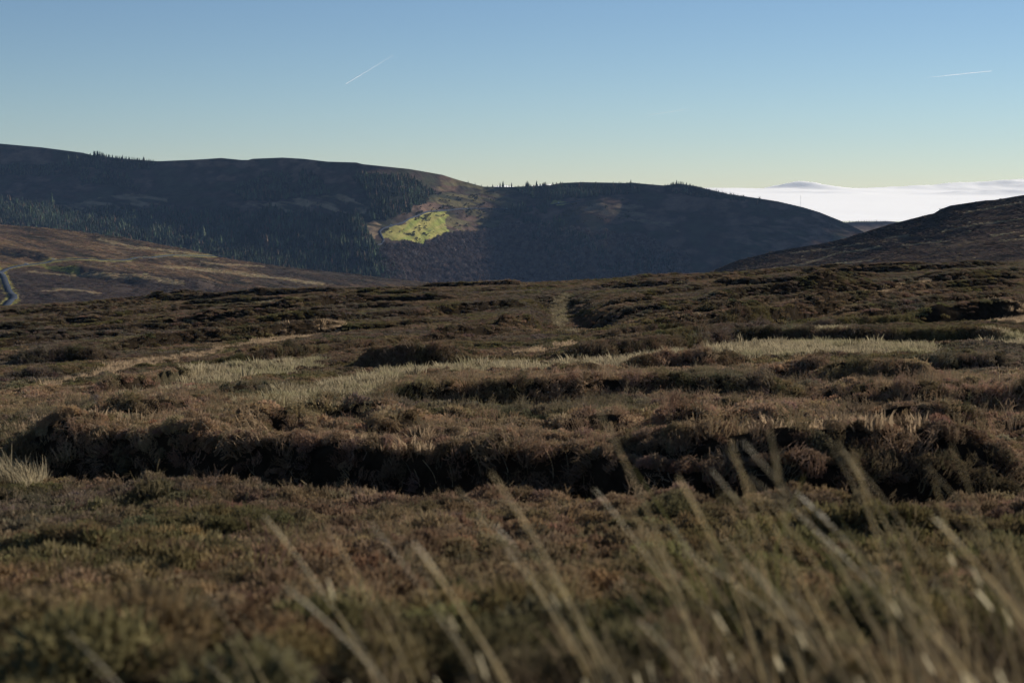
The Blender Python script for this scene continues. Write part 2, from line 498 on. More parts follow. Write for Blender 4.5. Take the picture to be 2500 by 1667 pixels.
# ground sheet of the moor
nr, nc = 1700, 300
yv = np.concatenate([np.linspace(-40, 2.2, 14), 2.4 * np.exp(np.linspace(0, math.log(700 / 2.4), nr - 14))])
tv = np.linspace(-1, 1, nc)
tv = np.sign(tv) * (0.42 * np.abs(tv) + 0.5 * np.abs(tv) ** 5)
Y, T = np.meshgrid(yv, tv, indexing='ij')
X = T * (np.maximum(Y, 2) + 7.0)
Z = moor_z(X, Y)
pale, tan, U_, V_ = zones(X, Y)
cc = np.tile(np.array((0.024, 0.018, 0.012)), X.shape + (1,))
cc[pale] = (0.060, 0.050, 0.030); cc[tan] = (0.034, 0.025, 0.016)
mo = link("moor", mesh_np("moor", np.stack([X, Y, Z], -1), grid_faces(nr, nc), M_MOOR, cc))
def ground_z(x, y):
    """height of the built ground sheet"""
    x = np.asarray(x, float); y = np.asarray(y, float)
    r = np.clip(np.interp(y, yv, np.arange(nr)), 0, nr - 1.001); i = r.astype(int); fr = r - i
    def row(k):
        c = np.clip(np.interp(x / (np.maximum(yv[k], 2) + 7.0), tv, np.arange(nc)), 0, nc - 1.001); j = c.astype(int); fc = c - j
        return Z[k, j] * (1 - fc) + Z[k, j + 1] * fc
    return row(i) * (1 - fr) + row(i + 1) * fr
tag(mo, "dark peaty moorland ground sloping away from the road", None, None, "structure")

# ------------------------------------------------------------------ tuft meshes
def ribbon(pts, wid, up=None):
    """flat strip along pts; returns verts, quads"""
    pts = np.asarray(pts, float); n = len(pts)
    ax = rng.normal(size=3); ax[2] *= 0.2
    t = pts[-1] - pts[0]
    side = np.cross(t, ax); side /= np.linalg.norm(side) + 1e-9
    w = np.asarray(wid, float).reshape(-1, 1) * side
    v = np.concatenate([pts - w / 2, pts + w / 2])
    f = [(i, i + 1, n + i + 1, n + i) for i in range(n - 1)]
    return v, f

def join(parts):
    V, Fc, o = [], [], 0
    for v, f in parts:
        V.append(v); Fc.append(np.asarray(f, int) + o); o += len(v)
    return np.concatenate(V), np.concatenate(Fc)

def heather_tuft(n, w, ln, R=0.27, Hh=0.24):
    """a lumpy cushion closely covered with short leafy shoots"""
    parts = []
    knobs = [(lambda d: d / np.linalg.norm(d))(np.array((rng.normal(), rng.normal(), abs(rng.normal()) * 0.8 + 0.2))) for _ in range(9)]
    for i in range(n):
        d = knobs[i % 9] + rng.normal(0, 0.33, 3); d[2] = abs(d[2]); d /= np.linalg.norm(d)
        near = max(float(d @ q) for q in knobs)
        b = d * np.array((R, R, Hh)) * (0.72 + 0.30 * near ** 8) * (1 - 0.55 * rng.random() ** 2.5) - np.array((0, 0, 0.03))
        up = d * 0.7 + np.array((0, 0, 0.35)) + rng.normal(0, 0.5, 3)
        up /= np.linalg.norm(up)
        t = b + up * ln * rng.uniform(0.6, 1.4)
        m = (b + t) / 2
        side = np.cross(up, rng.normal(size=3)); side *= w * 0.5 / (np.linalg.norm(side) + 1e-9)
        parts.append((np.stack([b, m - side, t, m + side]), [(0, 1, 2, 3)]))
    v, f = join(parts)
    return mesh_np("heather_tuft", v, f, M_HEATH, smooth=False)

def grass_tuft(n, w, Hh=0.55, R=0.16, lean=(-0.18, 0.0)):
    parts = []
    for i in range(n):
        r = R * math.sqrt(rng.random()); a = rng.random() * 6.283
        b = np.array((r * math.cos(a), r * math.sin(a), -0.05))
        hh = Hh * rng.uniform(0.5, 1.1)
        d = np.array((math.cos(a), math.sin(a), 0)) * rng.uniform(0.05, 0.45) * hh + np.array((lean[0], lean[1], 0)) * hh
        mid = b + d * 0.35 + np.array((0, 0, hh * 0.6)); tip = b + d + np.array((0, 0, hh * rng.uniform(0.8, 1.05)))
        parts.append(ribbon([b, mid, tip], [w, w * 0.8, w * 0.2]))
    v, f = join(parts)
    return mesh_np("grass_tuft", v, f, M_PALE, smooth=False)

def yaw_rot(n, tilt=0.12):
    return np.stack([rng.normal(0, tilt, n), rng.normal(0, tilt, n), rng.uniform(0, 6.283, n)], -1)

def wedge(y0, y1, n, half=0.45, pad=5.0):
    """points spread evenly over the ground in view between two depths"""
    y = np.sqrt(rng.uniform(y0 * y0, y1 * y1, int(n * 1.5)))
    x = rng.uniform(-1, 1, len(y)) * (half * y1 + pad)
    k = np.abs(x) < half * y + pad
    x, y = x[k][:n], y[k][:n]
    return x, y

near_src = [heather_tuft(620, 0.021, 0.056, 0.27, 0.20) for i in range(8)]
mid_src = [heather_tuft(230, 0.040, 0.072, 0.29, 0.15) for i in range(8)]
far_src = [heather_tuft(130, 0.105, 0.12, 0.56, 0.17) for i in range(8)]
for label, y0, y1, n, src, sc0 in (
        ("brown and olive heather on the bench in front of the dark trough", 2.0, 37.0, 16000, near_src, 1.0),
        ("brown heather beyond the dark trough, from the peat bank to the grass strips", 37.0, 110.0, 48000, mid_src, 1.0),
        ("dark heather on the furrowed moor behind the pale grass strips", 110.0, 190.0, 42000, far_src, 0.85),
        ("dark heather on the farthest moor just below its skyline", 190.0, 345.0, 72000, far_src, 1.1)):
    x, y = wedge(y0, y1, n, 0.42 if y0 < 30 else 0.40, 5)
    pale, tan, u, v = zones(x, y)
    keep = ~pale | (rng.random(len(x)) < 0.22)
    keep &= ~tan | (rng.random(len(x)) < 0.40)
    x, y, tan = x[keep], y[keep], tan[keep]
    stp = sstep(ground_z(x, y + 0.35) - ground_z(x, y - 0.35), 0.2, 0.55) * (y < 120)
    keep = rng.random(len(x)) > 0.88 * stp
    x, y, tan = x[keep], y[keep], tan[keep]
    m = len(x)
    z = ground_z(x, y)
    s = sc0 * np.clip(rng.lognormal(0, 0.18, m), 0.6, 1.35)
    clump = sstep(fbm(x * 0.25, y * 0.2, 3, 33), -0.1, 0.5)
    s *= 0.85 + 0.3 * clump
    s[tan] *= 0.7
    col = heath_colour(x, y, m)
    col[tan] = RUSTY * rng.uniform(0.3, 0.8, (tan.sum(), 1))
    scl = np.stack([s, s, s * rng.uniform(0.75, 1.3, m)], -1)
    scatter("heather", np.stack([x, y, z], -1), yaw_rot(m), scl, rng.integers(0, len(src), m), col, src, label, "heather")

def sprig_tuft(n, w, Hh=0.34, R=0.12):
    parts = []
    for i in range(n):
        r = R * math.sqrt(rng.random()); a = rng.random() * 6.283; hh = Hh * rng.uniform(0.5, 1.1)
        b = np.array((r * math.cos(a), r * math.sin(a), 0.0)); o = np.array((math.cos(a), math.sin(a), 0)) * rng.uniform(0, 0.5) * hh
        t = b + o + np.array((0, 0, hh)); m_ = (b + t) / 2 + rng.normal(0, 0.03, 3)
        parts.append(ribbon([b, m_, t], [w, w * 0.8, w * 0.3]))
        for k in range(3):
            q = m_ + (t - m_) * rng.random(); parts.append(ribbon([q, q + rng.normal(0, 0.035, 3) + np.array((0, 0, 0.03))], [w * 0.9, w * 0.4]))
    v, f = join(parts)
    return mesh_np("sprig_tuft", v, f, M_HEATH, smooth=False)
x, y = wedge(8, 110, 260000, 0.42, 5)
e_ = 0.35
slope = (ground_z(x, y + e_) - ground_z(x, y - e_)) / (2 * e_)
k = (slope > 0.30) & (rng.random(len(x)) < np.clip((slope - 0.25) * 1.6, 0, 1)); x, y = x[k][:27000], y[k][:27000]; m = len(x)
shag_src = [sprig_tuft(44, 0.016, 0.26, 0.24) for i in range(8)]
s = rng.lognormal(0, 0.30, m) * 0.85 * (0.8 + 0.004 * y)
scatter("hanging_heather", np.stack([x, y, ground_z(x, y)], -1), np.stack([rng.normal(0.5, 0.5, m), rng.normal(0, 0.5, m), rng.uniform(-3, 3, m)], -1), np.stack([s, s, s], -1),
        rng.integers(0, 8, m), heath_colour(x, y, m), shag_src, "shaggy heather hanging down the steep peat banks", "heather")
sp_src = [sprig_tuft(16, 0.010) for i in range(5)]
x, y = wedge(5, 60, 5200, 0.42, 4); m = len(x); s = rng.lognormal(0, 0.3, m) * 0.8
scatter("heather_sprigs", np.stack([x, y, ground_z(x, y)], -1), yaw_rot(m, 0.2), np.stack([s, s, s], -1), rng.integers(0, 5, m),
        lerp(heath_colour(x, y, m), (0.26, 0.20, 0.12), 0.6 * rng.random(m)), sp_src, "thin dry sprigs sticking up from the nearer heather", "heather")

# pale grass strips, one object each
g_near = [grass_tuft(26, 0.022, 0.60, 0.18) for i in range(5)]
g_far = [grass_tuft(24, 0.036, 0.44, 0.30, (-0.10, 0)) for i in range(5)]
pale_label = {"a": "pale grass strip narrowing to a point at left centre of the moor", "b": "pale grass patch just right of the narrow grass strip, mid moor",
              "c": "long pale grass strip crossing the right half of the moor", "d": "short pale grass strip at the right edge of the picture",
              "e": "pale grass tuft at the left edge beside the dark trough", "f": "thin pale grass streak high on the left moor", "g": "pale grass in the gully cut into the far moor"}
def in_poly_points(poly, n, jit, seed):
    us = [p[0] for p in poly]; vs = [p[1] for p in poly]
    c = np.array([on_moor(u, v) for u, v in poly])
    bx = (c[:, 0].min() - 4, c[:, 0].max() + 4); by = (c[:, 1].min() * 0.93, c[:, 1].max() * 1.06)
    nn = n * 30 if n else int(min(400000, (bx[1] - bx[0]) * (by[1] - by[0]) * 7.0))
    x = rng.uniform(*bx, nn); y = rng.uniform(*by, nn); n = n or 14000
    u, v = project(x, y, z_cover(x, y))
    k = poly_soft(u, v, poly, edge_jit(v), seed, 0.5)
    return x[k][:n], y[k][:n]
for key, poly in PALE.items():
    n = {"a": 4200, "b": 5000, "c": 11000, "d": 1200, "e": 420, "f": 900, "g": 4200}[key]
    x, y = in_poly_points(poly, n, 26, 3)
    dens = fbm(x * 0.5, y * 0.25, 3, 15)
    uu, vv = project(x, y, z_cover(x, y))
    j = edge_jit(vv)
    core = sum(inpoly(uu + du * j, vv + dv * j, poly).astype(float) for du, dv in ((.9, 0), (-.9, 0), (0, .35), (0, -.35), (1.6, .2), (-1.6, -.2))) / 6
    k = rng.random(len(x)) < (0.72 + dens * 1.3) * (0.25 + 0.75 * core)
    x, y = x[k], y[k]; m = len(x)
    s = rng.lognormal(0, 0.30, m) * (0.62 if key not in "e" else 0.8)
    col = np.tile(STRAW, (m, 1)) * rng.uniform(0.55, 1.15, (m, 1))
    g = sstep(fbm(x * 0.4, y * 0.3, 3, 19), 0.0, 0.4)
    col = lerp(col, np.array((0.25, 0.235, 0.12)), g * 0.5)
    if key == "g": col = col * 0.72
    src = g_near if key == "e" else g_far
    scatter("pale_grass", np.stack([x, y, ground_z(x, y)], -1), yaw_rot(m, 0.08) * np.array((1, 1, 0.15)), np.stack([s, s, s], -1),
            rng.integers(0, 5, m), col, src, pale_label[key], "grass")
tan_pts = [in_poly_points(p, 0, 26, 8) for p in TAN.values()]
x = np.concatenate([p[0] for p in tan_pts]); y = np.concatenate([p[1] for p in tan_pts]); m = len(x)
s = rng.lognormal(0, 0.25, m) * 0.50
scatter("rusty_grass", np.stack([x, y, ground_z(x, y)], -1), yaw_rot(m, 0.15), np.stack([s * 1.3, s * 1.3, s], -1), rng.integers(0, 5, m),
        RUSTY * rng.uniform(0.7, 1.5, (m, 1)), g_far, "short rust and straw coloured grass in thin strips over the moor", "grass")

# ------------------------------------------------------------------ hillsides built as surfaces with real distance
def blur2(a, k, axis):
    ker = np.ones(k) / k
    return np.apply_along_axis(lambda r: np.convolve(np.pad(r, k // 2, mode='edge'), ker, 'valid'), axis, a)

class Hill:
    """a hillside: skyline rows, foot row, and depth along it; continues down behind its crest"""
    def __init__(s, u0, u1, nu, sky_pts, foot, tts, table, nt=200, blur=(9, 21), relief=(4, 120, 3), crest_pull=0):
        s.u = np.linspace(u0, u1, nu)
        s.S = np.interp(s.u, [p[0] for p in sky_pts], [p[1] for p in sky_pts])
        s.foot = np.interp(s.u, [p[0] for p in foot], [p[1] for p in foot])
        s.t = np.linspace(0, 1, nt)
        us = sorted(table)
        rows = np.array([[np.interp(q, us, [table[k][j] for k in us]) for q in s.u] for j in range(len(tts))])
        D = np.array([np.interp(s.t, tts, rows[:, i]) for i in range(nu)]).T
        D = blur2(blur2(D, blur[1], 0), blur[0], 1)
        s.D = D
        k = max(3, int(90 / (s.u[1] - s.u[0])) | 1)
        sm = s.S
        for _ in range(3): sm = np.convolve(np.pad(sm, k // 2, mode='reflect', reflect_type='odd'), np.ones(k) / k, 'valid')
        s.V = s.foot[None] + (sm - s.foot)[None] * s.t[:, None] + (s.S - sm)[None] * s.t[:, None] ** 9
        s.U = np.tile(s.u, (nt, 1))
        p = P(s.U, s.V, s.D)
        a, wl, oc = relief
        nz = fbm(p[..., 0] / wl, p[..., 1] / wl, oc, 7) + 0.35 * fbm(p[..., 0] / wl * 4, p[..., 1] / wl * 4, 3, 17)
        p[..., 2] += a * nz * (1 - s.t[:, None] ** 6) * sstep(s.t[:, None], 0, 0.15)
        s.p = p
    def bump(s, dz): s.p[..., 2] += dz
    def back(s, depth, drop, n=14):
        last = s.p[-1]; out = []
        for i in range(1, n + 1):
            q = i / n; r = last.copy()
            sc_ = 1 + depth * q / last[:, 1:2]
            r[:, :2] = last[:, :2] * sc_; r[:, 2] -= drop * q ** 1.5
            out.append(r)
        return np.stack(out)
    def at(s, u, v):
        """world point at photograph pixel"""
        u = np.atleast_1d(np.asarray(u, float)); v = np.atleast_1d(np.asarray(v, float))
        ju = (u - s.u[0]) / (s.u[1] - s.u[0]); ju = np.clip(ju, 0, len(s.u) - 1.001); j0 = ju.astype(int); fj = ju - j0
        jj = np.rint(ju).astype(int)
        it = np.array([np.interp(-vv, -s.V[:, q], np.arange(len(s.t))) for vv, q in zip(v, jj)]); it = np.clip(it, 0, len(s.t) - 1.001); i0 = np.minimum(it.astype(int), len(s.t) - 2); fi = it - i0
        g = lambda a, b: s.p[a, b]
        return ((g(i0, j0) * (1 - fj)[:, None] + g(i0, j0 + 1) * fj[:, None]) * (1 - fi)[:, None]
                + (g(i0 + 1, j0) * (1 - fj)[:, None] + g(i0 + 1, j0 + 1) * fj[:, None]) * fi[:, None])
    def sample(s, n, mask):
        """n points spread evenly over the ground where mask(u, v) holds"""
        a = s.p[1:, :-1] - s.p[:-1, :-1]; b = s.p[:-1, 1:] - s.p[:-1, :-1]
        ar = np.linalg.norm(np.cross(a, b), axis=-1)
        Uc, Vc = s.U[:-1, :-1], s.V[:-1, :-1]
        w = (ar * mask(Uc, Vc)).ravel()
        if w.sum() == 0: return np.zeros((0, 3)), np.zeros(0), np.zeros(0), 0
        pick = rng.choice(len(w), n, p=w / w.sum())
        i, j = np.unravel_index(pick, ar.shape)
        q, r = rng.random((n, 1)), rng.random((n, 1))
        pts = s.p[i, j] + a[i, j] * q + b[i, j] * r
        return pts, Uc[i, j], Vc[i, j], w.sum()
    def build(s, name, mat, colour, back, label):
        bk = s.back(*back)
        p = np.concatenate([s.p, bk])
        U = np.concatenate([s.U, np.tile(s.u, (len(bk), 1))]); V = np.concatenate([s.V, np.tile(s.S, (len(bk), 1))])
        # skirt under the foot
        sk = s.p[0].copy(); sk[:, 2] -= 60; sk[:, 1] -= 150
        p = np.concatenate([sk[None], p]); U = np.concatenate([U[:1], U]); V = np.concatenate([V[:1], V])
        c = colour(U, V, p)
        o = link(name, mesh_np(name, p, grid_faces(*p.shape[:2]), mat, c))
        tag(o, label, None, None, "structure")
        return o

# --- the far dark range
SKY1 = [(-400, 322), (-200, 336), (0, 351), (100, 360), (200, 373), (225, 379), (300, 388), (385, 394), (480, 390), (540, 386), (590, 391), (606, 391), (616, 388),
        (690, 385), (740, 388), (800, 395), (870, 397), (885, 401), (1000, 413), (1080, 427), (1120, 440), (1180, 456), (1240, 457), (1340, 453), (1370, 447), (1420, 445),
        (1480, 446), (1520, 447), (1545, 446), (1560, 448), (1620, 453), (1660, 449), (1700, 455), (1740, 465), (1780, 474), (1850, 484), (1900, 492), (1960, 506), (2000, 518), (2050, 538), (2090, 557),
        (2140, 582), (2200, 622), (2300, 680), (2400, 700)]
TT = [0, .2, .4, .6, .8, 1]
TAB1 = {-400: [2900, 3150, 3500, 3900, 4120, 4260], 0: [2900, 3150, 3500, 3900, 4110, 4230], 300: [2900, 3150, 3480, 3850, 4050, 4170],
        600: [2950, 3150, 3450, 3750, 3930, 4050], 800: [2980, 3120, 3350, 3600, 3780, 3900], 925: [3000, 3050, 3140, 3300, 3500, 3700],
        1000: [3130, 3250, 3380, 3520, 3680, 3830], 1100: [3320, 3460, 3610, 3740, 3850, 3960], 1230: [3480, 3600, 3740, 3870, 3990, 4100],
        1400: [3500, 3560, 3630, 3720, 3850, 4080], 1600: [3480, 3580, 3690, 3800, 3900, 4000], 1800: [3420, 3510, 3600, 3690, 3780, 3870],
        2100: [3350, 3420, 3490, 3560, 3630, 3700], 2400: [3300, 3360, 3420, 3480, 3540, 3600]}
h1 = Hill(-400, 2400, 900, SKY1, [(-400, 725), (2400, 725)], TT, TAB1, 230, (61, 25), (13, 260, 4))
GREEN = [(931, 568), (940, 556), (958, 545), (985, 542), (1020, 533), (1050, 522), (1088, 515), (1097, 528), (1082, 545), (1095, 570), (1085, 579), (1052, 588), (1037, 597), (1022, 594), (1000, 584), (968, 577), (940, 574)]
FOREST = [
    [(-400, 470), (0, 487), (150, 497), (260, 508), (400, 518), (560, 525), (640, 520), (720, 522), (880, 520), (905, 545), (912, 590), (940, 640), (1010, 700), (1010, 725), (-400, 725)],
    [(-400, 395), (0, 402), (150, 400), (215, 382), (390, 396), (380, 412), (260, 418), (330, 440), (340, 466), (200, 452), (180, 430), (0, 430), (-400, 420)],
    [(565, 468), (640, 428), (712, 424), (722, 486), (600, 496)], [(728, 424), (785, 432), (800, 478), (730, 490)],
    [(850, 424), (990, 432), (1060, 468), (1040, 500), (1000, 520), (900, 535), (905, 500), (880, 462)],
    [(1240, 462), (1300, 456), (1450, 456), (1462, 480), (1340, 492), (1310, 484)], [(1430, 450), (1560, 452), (1560, 472), (1460, 478)],
    [(1612, 455), (1640, 446), (1760, 470), (1860, 490), (1850, 496), (1700, 480), (1630, 470)]]
CLEAR = [[(600, 503), (760, 482), (850, 480), (905, 506), (880, 516), (700, 521)], [(130, 500), (330, 470), (420, 480), (400, 500), (200, 512)], [(880, 525), (935, 540), (915, 580), (890, 560)]]
WOOD = [(925, 600), (1000, 592), (1045, 604), (1100, 584), (1180, 566), (1300, 556), (1380, 566), (1480, 580), (1600, 600), (1680, 640), (1660, 725), (950, 725)]
MIXED = [(1240, 520), (1330, 510), (1380, 560), (1480, 600), (1640, 640), (1640, 725), (1400, 725), (1330, 620), (1270, 560)]
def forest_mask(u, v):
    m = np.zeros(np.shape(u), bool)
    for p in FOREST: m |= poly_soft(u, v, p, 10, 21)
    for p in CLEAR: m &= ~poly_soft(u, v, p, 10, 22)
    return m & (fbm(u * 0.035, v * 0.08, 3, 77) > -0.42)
def wood_mask(u, v):
    return poly_soft(u, v, WOOD, 16, 23) & ~poly_soft(u, v, GREEN, 6, 30)
def col1(U, V, p):
    n = fbm(U * 0.02, V * 0.05, 4, 51); st = fbm(U * 0.015 + V * 0.03, V * 0.12 - U * 0.03, 4, 52)
    c = np.tile(np.array((0.048, 0.037, 0.030)), U.shape + (1,))
    c = lerp(c, (0.125, 0.082, 0.060), sstep(n, -0.05, 0.4))
    c = lerp(c, (0.045, 0.046, 0.030), sstep(-n, 0.0, 0.4))
    rp = sstep(U, 1030, 1090) * (1 - sstep(U, 1230, 1300)) * (1 - sstep(V, 560, 620))
    c = lerp(c, (0.115, 0.098, 0.050), rp * sstep(st, -0.10, 0.35))
    tn = poly_soft(U, V, [(1400, 508), (1450, 498), (1560, 500), (1660, 570), (1620, 566), (1500, 530)], 14, 24)
    c = lerp(c, (0.20, 0.145, 0.09), tn * sstep(st, -0.15, 0.25) * 0.8)
    tn = sstep(U, 1700, 1850) * sstep(V, 500, 530); c = lerp(c, (0.12, 0.085, 0.06), tn * sstep(st, 0.05, 0.4))
    for q in CLEAR: c = lerp(c, (0.26, 0.185, 0.11), poly_soft(U, V, q, 10, 22) * sstep(st, -0.3, 0.3))
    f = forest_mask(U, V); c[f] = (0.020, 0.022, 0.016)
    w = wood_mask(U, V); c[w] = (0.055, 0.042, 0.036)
    g = poly_soft(U, V, GREEN, 11, 30, 1.6)
    dg = fbm((U - V * 1.4) * 0.012, (V * 1.0 + U * 0.55) * 0.10, 4, 54)
    hole = fbm(U * 0.05 + V * 0.02, V * 0.16 - U * 0.06, 3, 53) > 0.52
    gv = lerp(np.tile(np.array((0.185, 0.205, 0.055)), U.shape + (1,)), (0.27, 0.24, 0.08), sstep(dg, -0.35, 0.35))
    c = np.where((g & ~hole)[..., None], gv, c); c[g & hole] = (0.07, 0.075, 0.03)
    gl = poly_soft(U, V, [(1340, 500), (1352, 491), (1375, 493), (1395, 494), (1372, 502)], 3, 31); c[gl] = (0.26, 0.24, 0.08)
    gl = poly_soft(U, V, [(918, 600), (935, 588), (955, 590), (930, 605)], 3, 31); c[gl] = (0.24, 0.23, 0.08)
    return c
h1.build("distant_hills", M_HILL, col1, (1500, 350), "dark blue-brown hill range with forest on its slopes")

# --- brown hillside on the left, with the road
SKY2 = [(-500, 520), (0, 548), (150, 560), (300, 580), (450, 608), (560, 632), (700, 652), (850, 668), (950, 680), (1050, 691), (1150, 712), (1300, 760)]
h2 = Hill(-500, 1300, 520, SKY2, [(-500, 800), (1300, 800)], [0, .25, .5, .75, 1],
          {-500: [1250, 1450, 1720, 2050, 2400], 0: [1250, 1440, 1700, 2020, 2350], 500: [1300, 1450, 1680, 1950, 2200], 1000: [1400, 1520, 1680, 1880, 2080], 1300: [1450, 1550, 1650, 1800, 1950]},
          200, (15, 15), (1.6, 60, 4))
def step_bump(h, pts, hm, wpx, backpx):
    d = near_line(h.U, h.V, pts); ok = ~np.isnan(d); d = np.where(ok, d, 999)
    x0, x1 = pts[0][0], pts[-1][0]; e = 0.2 * (x1 - x0)
    w = sstep(h.U, x0, x0 + e) * (1 - sstep(h.U, x1 - e, x1)) * ok
    d = d + 3 * fbm(h.U * 0.02, h.V * 0.02, 3, 12)
    h.bump(hm * w * sstep(-d, 0, wpx) * np.exp(-np.clip(-d - wpx, 0, None) / backpx))
step_bump(h2, [(-60, 620), (0, 624), (80, 638), (145, 650)], 7, 12, 18)
step_bump(h2, [(110, 664), (200, 681), (345, 704), (560, 720)], 9, 14, 22)
step_bump(h2, [(300, 640), (420, 650), (520, 655)], 4, 4, 14)
step_bump(h2, [(0, 735), (60, 728), (250, 725)], 3, 4, 10)
ROAD_A = [(-60, 655), (-10, 660), (6, 672), (13, 690), (20, 706), (30, 722), (34, 729), (24, 738), (10, 752), (-20, 775)]
ROAD_B = [(-4, 668), (10, 660), (26, 653), (62, 648), (95, 645), (130, 641), (200, 640), (300, 640), (360, 634), (410, 627), (470, 626), (545, 624)]
def pdist(U, V, pts, vs=2.2):
    best = np.full(np.shape(U), 1e9)
    for (a, b), (c, d) in zip(pts[:-1], pts[1:]):
        dx, dy = c - a, (d - b) * vs
        t = np.clip(((U - a) * dx + (V - b) * vs * dy) / (dx * dx + dy * dy), 0, 1)
        best = np.minimum(best, np.hypot(U - a - t * dx, (V - b) * vs - t * dy))
    return best
def col2(U, V, p):
    st = fbm(U * 0.012, V * 0.16 - U * 0.035, 4, 62); n = fbm(U * 0.03, V * 0.08, 3, 63); f2 = fbm(U * 0.05, V * 0.4 - U * 0.08, 3, 64)
    c = np.tile(np.array((0.125, 0.082, 0.052)), U.shape + (1,))
    c = lerp(c, (0.21, 0.135, 0.075), sstep(st + 0.4 * f2, 0.0, 0.45))
    c = lerp(c, (0.065, 0.052, 0.035), sstep(-st + 0.4 * f2, 0.05, 0.45))
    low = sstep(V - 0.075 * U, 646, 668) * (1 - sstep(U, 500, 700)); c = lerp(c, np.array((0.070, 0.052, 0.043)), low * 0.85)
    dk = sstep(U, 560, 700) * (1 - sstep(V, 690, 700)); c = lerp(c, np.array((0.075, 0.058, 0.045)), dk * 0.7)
    for pts, w in (([(66, 663), (150, 671), (238, 681), (448, 704)], 2.2), ([(488, 644), (640, 651)], 2.5), ([(402, 655), (520, 662), (640, 675), (788, 694)], 5.0),
                   ([(905, 667), (980, 676), (1050, 690)], 5.0), ([(100, 712), (160, 708), (240, 716)], 3.0), ([(240, 585), (330, 605), (480, 622)], 4.0)):
        c = lerp(c, (0.30, 0.225, 0.13), (1 - sstep(pdist(U, V, pts, 1.0), w * 0.5, w * (1.2 + 0.8 * f2))) * 0.85)
    vg = np.minimum(pdist(U, V, ROAD_A, 0.8), pdist(U, V, ROAD_B, 1.6) * 1.6 + 2)
    c = lerp(c, (0.30, 0.25, 0.085), (1 - sstep(vg, 9, 15 + 4 * f2)) * 0.9)
    vb = pdist(U, V, [(105, 650), (118, 656), (135, 660), (190, 672)], 1.2); c = lerp(c, (0.20, 0.20, 0.06), (1 - sstep(vb, 3, 6)) * 0.8)
    return c * np.array((0.74, 0.78, 0.80))
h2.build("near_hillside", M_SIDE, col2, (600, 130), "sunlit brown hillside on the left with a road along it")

# --- hill rising to the right
SKY3 = [(1560, 700), (1690, 678), (1740, 661), (1800, 636), (1900, 612), (2000, 596), (2060, 583), (2100, 570), (2180, 546), (2250, 528), (2280, 521), (2296, 511), (2320, 502), (2400, 490), (2430, 488), (2500, 476), (2620, 462), (2900, 420)]
h3 = Hill(1560, 2900, 420, SKY3, [(1560, 760), (2900, 690)], [0, .33, .66, 1],
          {1560: [860, 960, 1040, 1100], 1740: [800, 920, 1010, 1080], 2100: [660, 790, 890, 970], 2500: [540, 670, 790, 880], 2900: [430, 560, 690, 790]}, 170, (11, 15), (1.0, 40, 4))
def col3(U, V, p):
    q = V + 0.14 * U
    st = fbm(U * 0.006, q * 0.11, 4, 72); f2 = fbm(U * 0.03, q * 0.35, 3, 73)
    c = np.tile(np.array((0.088, 0.066, 0.052)), U.shape + (1,))
    c = lerp(c, (0.060, 0.050, 0.042), sstep(-st, 0.0, 0.4))
    c = lerp(c, (0.12, 0.092, 0.066), sstep(st + 0.3 * f2, 0.15, 0.5))
    for pts, w in (([(1850, 662), (1960, 645), (2040, 620), (2150, 602)], 3), ([(1930, 618), (2000, 610), (2110, 594)], 2), ([(2040, 643), (2130, 636)], 2.5), ([(2160, 582), (2220, 573)], 2),
                   ([(2300, 565), (2400, 548), (2500, 532)], 2.5), ([(2350, 520), (2440, 505), (2500, 494)], 2.5), ([(2420, 575), (2520, 562)], 2.5), ([(2200, 600), (2320, 588)], 2), ([(2440, 590), (2540, 580)], 2.5)):
        c = lerp(c, (0.26, 0.22, 0.14), (1 - sstep(pdist(U, V, pts, 1.0), w * 0.3, w * (1 + f2))) * 0.75)
    return c * 0.95
h3.build("right_hillside", M_SIDE, col3, (500, 110), "dark heather hillside rising to the right edge")

# --- small far ridge in the gap
h4 = Hill(1950, 2400, 90, [(1950, 560), (2050, 545), (2090, 541), (2130, 541), (2170, 540), (2200, 543), (2260, 550), (2400, 580)], [(1950, 640), (2400, 640)], [0, 1], {1950: [5200, 5700], 2400: [5300, 5800]}, 30, (5, 5), (4, 200, 3))
h4.build("far_ridge", M_HILL, lambda U, V, p: lerp(np.tile(np.array((0.07, 0.05, 0.04)), U.shape + (1,)), (0.22, 0.15, 0.09), sstep(V, 548, 566)), (800, 150), "low far ridge in the gap between the hills")

# --- lowland under the hills, as far as the edge of the sea of cloud
Xl, Yl = np.meshgrid(np.linspace(-3500, 3500, 90), np.linspace(-250, 7100, 90), indexing='xy')
Zl = -330 + 25 * fbm(Xl / 1500, Yl / 1500, 4, 5)
lo = link("lowland", mesh_np("lowland", np.stack([Xl, Yl, Zl], -1), grid_faces(*Xl.shape), M_HILL, np.tile(np.array((0.06, 0.06, 0.035)), Xl.shape + (1,))))
tag(lo, "low ground far below the hills", None, None, "structure")

# heather and tussocks on the two nearer hillsides
for hill, n_, sz, lab, base in ((h2, 24000, 3.4, "heather and tussock cover on the brown left hillside", col2), (h3, 20000, 1.3, "heather cover on the hill at the right", col3)):
    pts, u, v, ar = hill.sample(n_, lambda u, v: (v < 745) & (u > -80) & (u < 2600) & (np.minimum(pdist(u, v, ROAD_A, 0.8), pdist(u, v, ROAD_B, 1.6) * 1.5) > 8) & (fbm(u * 0.02, v * 0.2 - u * 0.02, 3, 88) > -0.25))
    m = len(pts); s = rng.lognormal(0, 0.3, m) * sz
    scatter("hillside_heather", pts, yaw_rot(m, 0.1), np.stack([s, s, s * 0.8], -1), rng.integers(0, 8, m), base(u, v, pts) * 2.0 * rng.uniform(0.6, 1.5, (m, 1)) * (1 + rng.normal(0, 0.05, (m, 3))), far_src, lab, "heather")

